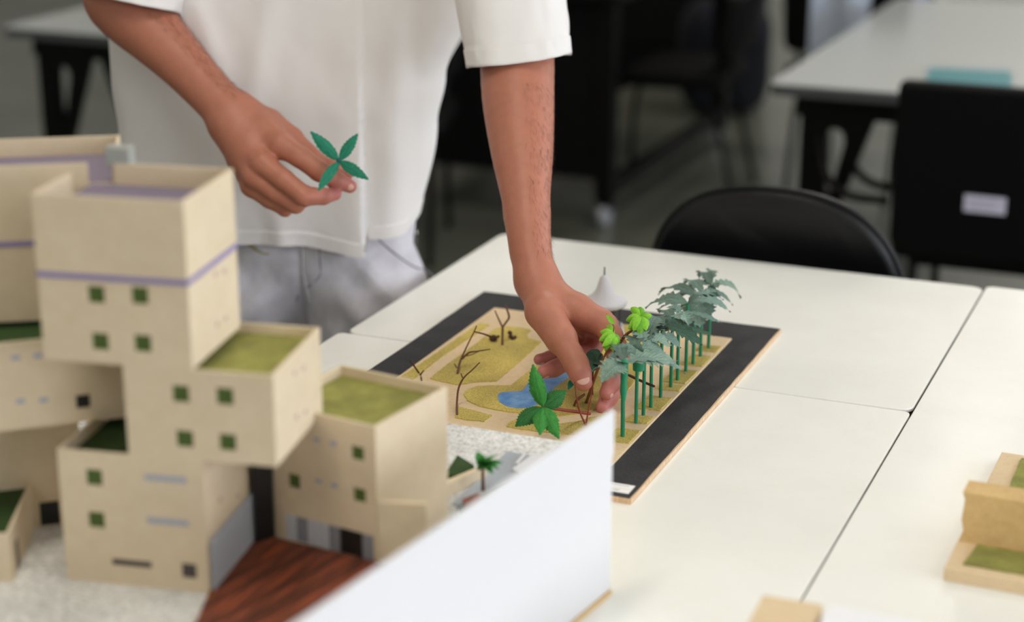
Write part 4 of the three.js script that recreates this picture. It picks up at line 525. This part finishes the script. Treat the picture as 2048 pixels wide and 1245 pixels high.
    const h = mesh('arm_hair', join(...gs), std(0x3a241b, 0.6), man); h.userData.kind = 'stuff'; }
  // nails
  const nailMat = std(0xd8a898, 0.3), nail = (at, along, out, w, l) => { const g = new THREE.SphereGeometry(1, 18, 12), X = va(along).normalize(), Z = va(out).addScaledVector(X, -va(out).dot(X)).normalize(), Yv = Z.clone().cross(X); g.scale(l / 2, w / 2, 0.0016).applyMatrix4(new THREE.Matrix4().makeBasis(X, Yv, Z)).translate(at[0], at[1], at[2]); const q = va(at), p = g.attributes.position; for (let i = 0; i < p.count; i++) { const v = V(p.getX(i), p.getY(i), p.getZ(i)).sub(q), s = v.dot(Yv); p.setXYZ(i, p.getX(i) - Z.x * s * s * 28, p.getY(i) - Z.y * s * s * 28, p.getZ(i) - Z.z * s * s * 28); } g.computeVertexNormals(); mesh('nail', g, nailMat, man); };
  const tipNail = (c, out, w, l, lift = 0.86, back = 0.002) => { const a = c[c.length - 1], b = c[c.length - 2], d = va(a).sub(va(b)).normalize(), o = va(out).addScaledVector(d, -va(out).dot(d)).normalize(), q = va(a).addScaledVector(o, a[3] * lift).addScaledVector(d, -back); nail([q.x, q.y, q.z], [d.x, d.y, d.z], [o.x, o.y, o.z], w, l); };
  tipNail(fB.thumb, [0.1, 0.2, 1], 0.0175, 0.019, 0.9); tipNail(fB.index, [0.75, -0.3, 0.5], 0.011, 0.013); tipNail(fB.ring, [-0.1, -0.75, 0.6], 0.012, 0.013); tipNail(fB.pinky, [-0.1, -0.7, 0.6], 0.0095, 0.011); tipNail(fA.index, [0.5, -0.1, 0.8], 0.0115, 0.0135, 0.88);
  // ---- face and hair, above the frame
  for (const s of [-1, 1]) mesh('eye', new THREE.SphereGeometry(0.011, 14, 10).translate(head[0] + s * 0.031, head[1] + 0.012, head[2] + 0.068), std(0x2c211c, 0.3), man);
  { const g = new THREE.SphereGeometry(1, 40, 28), p = g.attributes.position; for (let i = 0; i < p.count; i++) { const x = p.getX(i), y = p.getY(i), z = p.getZ(i), f = z > 0.2 ? Math.max(y, 0.45) : Math.max(y, -0.45), n = 1 + 0.05 * fbm(x * 9, y * 9, z * 9); p.setXYZ(i, head[0] + x * 0.084 * n, head[1] + 0.03 + f * 0.105 * n, head[2] - 0.016 + z * 0.096 * n); } g.computeVertexNormals(); mesh('hair', g, std(0x1a1310, 0.6), man); }
  // ---- T-shirt
  const cotton = new THREE.MeshPhysicalMaterial({ color: 0xe8e5e2, roughness: 0.9, bumpMap: rep(T.weave, 30), bumpScale: 0.0003, sheen: 0.25, sheenRoughness: 0.8, side: THREE.DoubleSide });
  const NT = 420, NV = 110, pos = [], uv = [], idx = [], hemX = [];
  const pw = (v, e) => Math.sign(v) * Math.pow(Math.abs(v), e), key = (y, l) => { for (let i = 0; i + 1 < l.length; i++) if (y <= l[i + 1][0]) { const t = sm(l[i][0], l[i + 1][0], y); return l[i][1] + (l[i + 1][1] - l[i][1]) * t; } return l[l.length - 1][1]; };
  const shirt = (th, y) => {
    const a = key(y, [[0.78, 0.243], [1.0, 0.262], [1.08, 0.272], [1.2, 0.297], [1.28, 0.29], [1.36, 0.2], [1.42, 0.08]]), cx = key(y, [[0.78, -0.06], [1.0, -0.038], [1.08, -0.033], [1.2, -0.008], [1.42, -0.025]]), b = key(y, [[0.78, 0.138], [1.1, 0.135], [1.3, 0.115], [1.4, 0.07]]), cz = key(y, [[0.78, 0.0], [1.1, 0.03], [1.4, 0.055]]);
    const c = Math.cos(th), s = Math.sin(th); let x = cx + a * pw(c, 0.85), z = cz + b * pw(s, 0.8), front = sm(0.05, 0.5, s), dn = 1 - sm(0.78, 1.22, y), f = 0;
    const ridge = (x0, w, k) => Math.exp(-(((x - x0) / w) ** 2)) * k;
    f += ridge(-0.02 + (y - 0.9) * 0.12, 0.035, 0.008 * dn) + ridge(-0.13 + (y - 0.8) * 0.25, 0.025, 0.009) + ridge(-0.075 - (y - 1.0) * 0.3, 0.02, 0.006) - ridge(-0.045 + (y - 0.9) * 0.1, 0.02, 0.005 * dn) + ridge(0.15 + (y - 0.9) * 0.1, 0.03, 0.008) - ridge(0.19, 0.02, 0.006);
    const xf = 0.107 + (y - 0.8) * 0.01; if (x < xf) f += Math.exp(-(((x - xf) / 0.055) ** 2)) * (0.004 + 0.02 * (1 - sm(0.78, 1.18, y))); else f -= Math.exp(-(((x - xf) / 0.03) ** 2)) * 0.006 * (1 - sm(0.8, 1.15, y));
    f += (fbm(x * 9 + 3, y * 5, 1) - 0.5) * 0.014 + (fbm(x * 30, y * 22, 4) - 0.5) * 0.0035; z += f * front; if (s < 0.2) z -= 0.006 * Math.sin(x * 40); return [x, z];
  };
  const hem = (th) => { const x = -0.06 + 0.243 * pw(Math.cos(th), 0.85), s = Math.sin(th); if (s < 0) return 0.785 + 0.01 * Math.sin(x * 20); return x < 0.107 ? 0.826 - 0.018 * sm(-0.02, 0.09, x) - 0.006 * sm(0.06, 0.1, x) : 0.824 + 0.02 * sm(0.16, 0.185, x); };
  const rows = []; for (let j = 0; j <= NV; j++) rows.push(j / NV);
  for (let j = 0; j <= NV; j++) for (let i = 0; i <= NT; i++) {
    const th = i / NT * Math.PI * 2, h = hem(th), t = j < 12 ? j / 12 * 0.03 : 0.03 + (j - 12) / (NV - 12) * (1.4 - 0.03 - h), y = h + t; let [x, z] = shirt(th, y); if (j <= 9) { const L = Math.hypot(x + 0.04, z), e = 0.0016; x += (x + 0.04) / L * e; z += z / L * e; } if (j === 10) { const L = Math.hypot(x + 0.04, z); x -= (x + 0.04) / L * 0.001; z -= z / L * 0.001; }
    pos.push(x, y, z); uv.push(i / NT * 1.3, y); if (i < NT && j < NV) { const q = j * (NT + 1) + i; idx.push(q, q + NT + 1, q + 1, q + 1, q + NT + 1, q + NT + 2); }
  }
  const sg = new THREE.BufferGeometry(); sg.setAttribute('position', new THREE.Float32BufferAttribute(pos, 3)); sg.setAttribute('uv', new THREE.Float32BufferAttribute(uv, 2)); sg.setIndex(idx); sg.computeVertexNormals();
  const tee = mesh('t_shirt', sg, cotton, man);
  const sleeve = (S, E, wv, rs, re, dz, fold) => { // tube from armhole to hem
    const A = va(S), B = va(E), ax = B.clone().sub(A), Ln = ax.length(); ax.normalize(); const W = va(wv).addScaledVector(ax, -va(wv).dot(ax)).normalize(), Dp = ax.clone().cross(W), NU = 90, NR = 60, P = [], U = [], I = [];
    for (let j = 0; j <= NR + 1; j++) for (let i = 0; i <= NU; i++) {
      const jj = Math.min(j, NR), t = jj / NR, d = t * Ln, th = i / NU * Math.PI * 2, w = rs[0] + (re[0] - rs[0]) * t, dd = rs[1] + (re[1] - rs[1]) * t, left = Ln - d; let e = left < 0.0265 ? 0.0014 : left < 0.0305 ? -0.0008 : 0; if (j > NR) e -= 0.003;
      const c = Math.cos(th), s = Math.sin(th), n = (fbm(c * 2 + 7, s * 2, t * 3) - 0.5) * 0.008 * (0.4 + t) + fold(c, s, t), q = A.clone().addScaledVector(ax, d - (j > NR ? 0.002 : 0) + t * 0.034 * s).addScaledVector(W, pw(c, 0.8) * (w + e + n)).addScaledVector(Dp, pw(s, 0.8) * (dd + e + n)); P.push(q.x, q.y, q.z); U.push(i / NU * 0.45, d); if (i < NU && j <= NR) { const k = j * (NU + 1) + i; I.push(k, k + NU + 1, k + 1, k + 1, k + NU + 1, k + NU + 2); }
    }
    const g = new THREE.BufferGeometry(); g.setAttribute('position', new THREE.Float32BufferAttribute(P, 3)); g.setAttribute('uv', new THREE.Float32BufferAttribute(U, 2)); g.setIndex(I); g.computeVertexNormals(); mesh('sleeve', g, cotton, tee); };
  sleeve(loc([-1.119,1.3678,-2.615]), loc([-1.0361,1.1557,-2.4896]), [1, 0.12, 0], [0.09, 0.085], [0.0775, 0.064], 0, (c, s, t) => 0.006 * Math.exp(-(((c + 0.35 - t * 0.5) / 0.2) ** 2)) * (s < 0 ? 1 : 0));
  sleeve(loc([-1.6623,1.387,-2.5189]), loc([-1.6478,1.2172,-2.391]), [1, -0.26, 0], [0.085, 0.085], [0.08, 0.078], 0, () => 0);
  // ---- jeans
  const jeansF = (x, y, z) => {
    const el = (cx, cy, cz, rx, ry, rz) => { const a = (x - cx) / rx, b = (y - cy) / ry, c = (z - cz) / rz; return (Math.sqrt(a * a + b * b + c * c) - 1) * Math.min(rx, ry, rz); };
    let d = el(0.0, 0.83, -0.005, 0.185, 0.17, 0.122); d = smin(d, roundCone(x, y, z, [-0.105, 0.7, 0.005, 0.108], [-0.125, 0.4, 0.02, 0.092]), 0.03); d = smin(d, roundCone(x, y, z, [0.095, 0.7, 0.005, 0.108], [0.11, 0.4, 0.02, 0.092]), 0.03); d = smin(d, roundCone(x, y, z, [-0.125, 0.4, 0.02, 0.092], [-0.13, 0.06, -0.01, 0.088]), 0.02); d = smin(d, roundCone(x, y, z, [0.11, 0.4, 0.02, 0.092], [0.12, 0.06, -0.01, 0.088]), 0.02);
    d += 0.006 * Math.sin((y * 1.0 + Math.abs(x) * 0.9) * 75 + 5 * fbm(x * 7, y * 7, 2)) * Math.exp(-(((y - 0.7) / 0.09) ** 2)) * sm(0, 0.1, z) * sm(0.02, 0.1, Math.abs(x)) + (fbm(x * 14, y * 10, z * 14) - 0.5) * 0.014 + 0.007 * Math.exp(-((x / 0.006) ** 2)) * (z > 0 ? 1 : 0) * (y < 0.86 ? 1 : 0);
    return Math.max(d, y - 0.93, 0.03 - y); };
  const jg = surface(jeansF, [-0.3, 0.01, -0.2], [0.3, 0.95, 0.2], 0.0075); { const p = jg.attributes.position, q = new Float32Array(p.count * 2); for (let i = 0; i < p.count; i++) { q[i * 2] = (p.getX(i) + p.getZ(i) * 0.6) * 5; q[i * 2 + 1] = p.getY(i) * 5; } jg.setAttribute('uv', new THREE.BufferAttribute(q, 2)); }
  const denim = new THREE.MeshStandardMaterial({ map: T.denim, roughness: 0.92 }), jn = mesh('jeans', jg, denim, man);
  const onJ = (x, y) => { let z = 0.25; while (z > 0 && jeansF(x, y, z) > 0) z -= 0.001; return z; };
  for (const [k, xs] of [['fly_flap', (y) => 0.006 + 0.004 * Math.sin(y * 30)], ['fly_stitch', (y) => 0.032 - 0.045 * (1 - sm(0.71, 0.77, y))]]) { const pts = []; for (let y = 0.86; y > 0.7; y -= 0.01) pts.push([xs(y), y, onJ(xs(y), y) + (k === 'fly_flap' ? 0.001 : -0.0005)]); mesh(k, tube(pts, k === 'fly_flap' ? 0.0035 : 0.0014, 6, 40), k === 'fly_flap' ? denim : std(0x6f6b70, 0.9), jn); }
  for (const s of [-1, 1]) { const pts = []; for (let i = 0; i < 12; i++) { const y = 0.86 - i * 0.012, x = s * (0.1 + 0.006 * i + 0.0004 * i * i); pts.push([x, y, onJ(x, y) + 0.0004]); } mesh('pocket_seam', tube(pts, 0.0018, 6, 40), std(0x8d8a90, 0.9), jn); }
  { const q = loc([-1.503,0.8126,-2.5088]); mesh('belt_clip', tube([[q[0] - 0.018, q[1] + 0.004, q[2]], [q[0] + 0.0, q[1] - 0.008, q[2] + 0.002], [q[0] + 0.014, q[1] - 0.011, q[2] + 0.002], [q[0] + 0.019, q[1] + 0.004, q[2]], [q[0] - 0.018, q[1] + 0.004, q[2]]], 0.0022, 6), std(0xb8a878, 0.35, { metalness: 0.9 }), jn).userData.label = 'brass clip'; }
  for (const [s, x] of [[-1, -0.13], [1, 0.12]]) { const g = new THREE.SphereGeometry(1, 24, 14), p = g.attributes.position; for (let i = 0; i < p.count; i++) { const x0 = p.getX(i), y0 = p.getY(i), z0 = p.getZ(i); p.setXYZ(i, x + x0 * 0.05, Math.max(0.002, 0.045 + y0 * 0.05 - Math.max(0, z0) * 0.02), 0.05 + z0 * 0.14); } g.computeVertexNormals(); mesh('shoe', g, std(0x1b1b1d, 0.6), man); }
}
renderer.render(scene, camera);
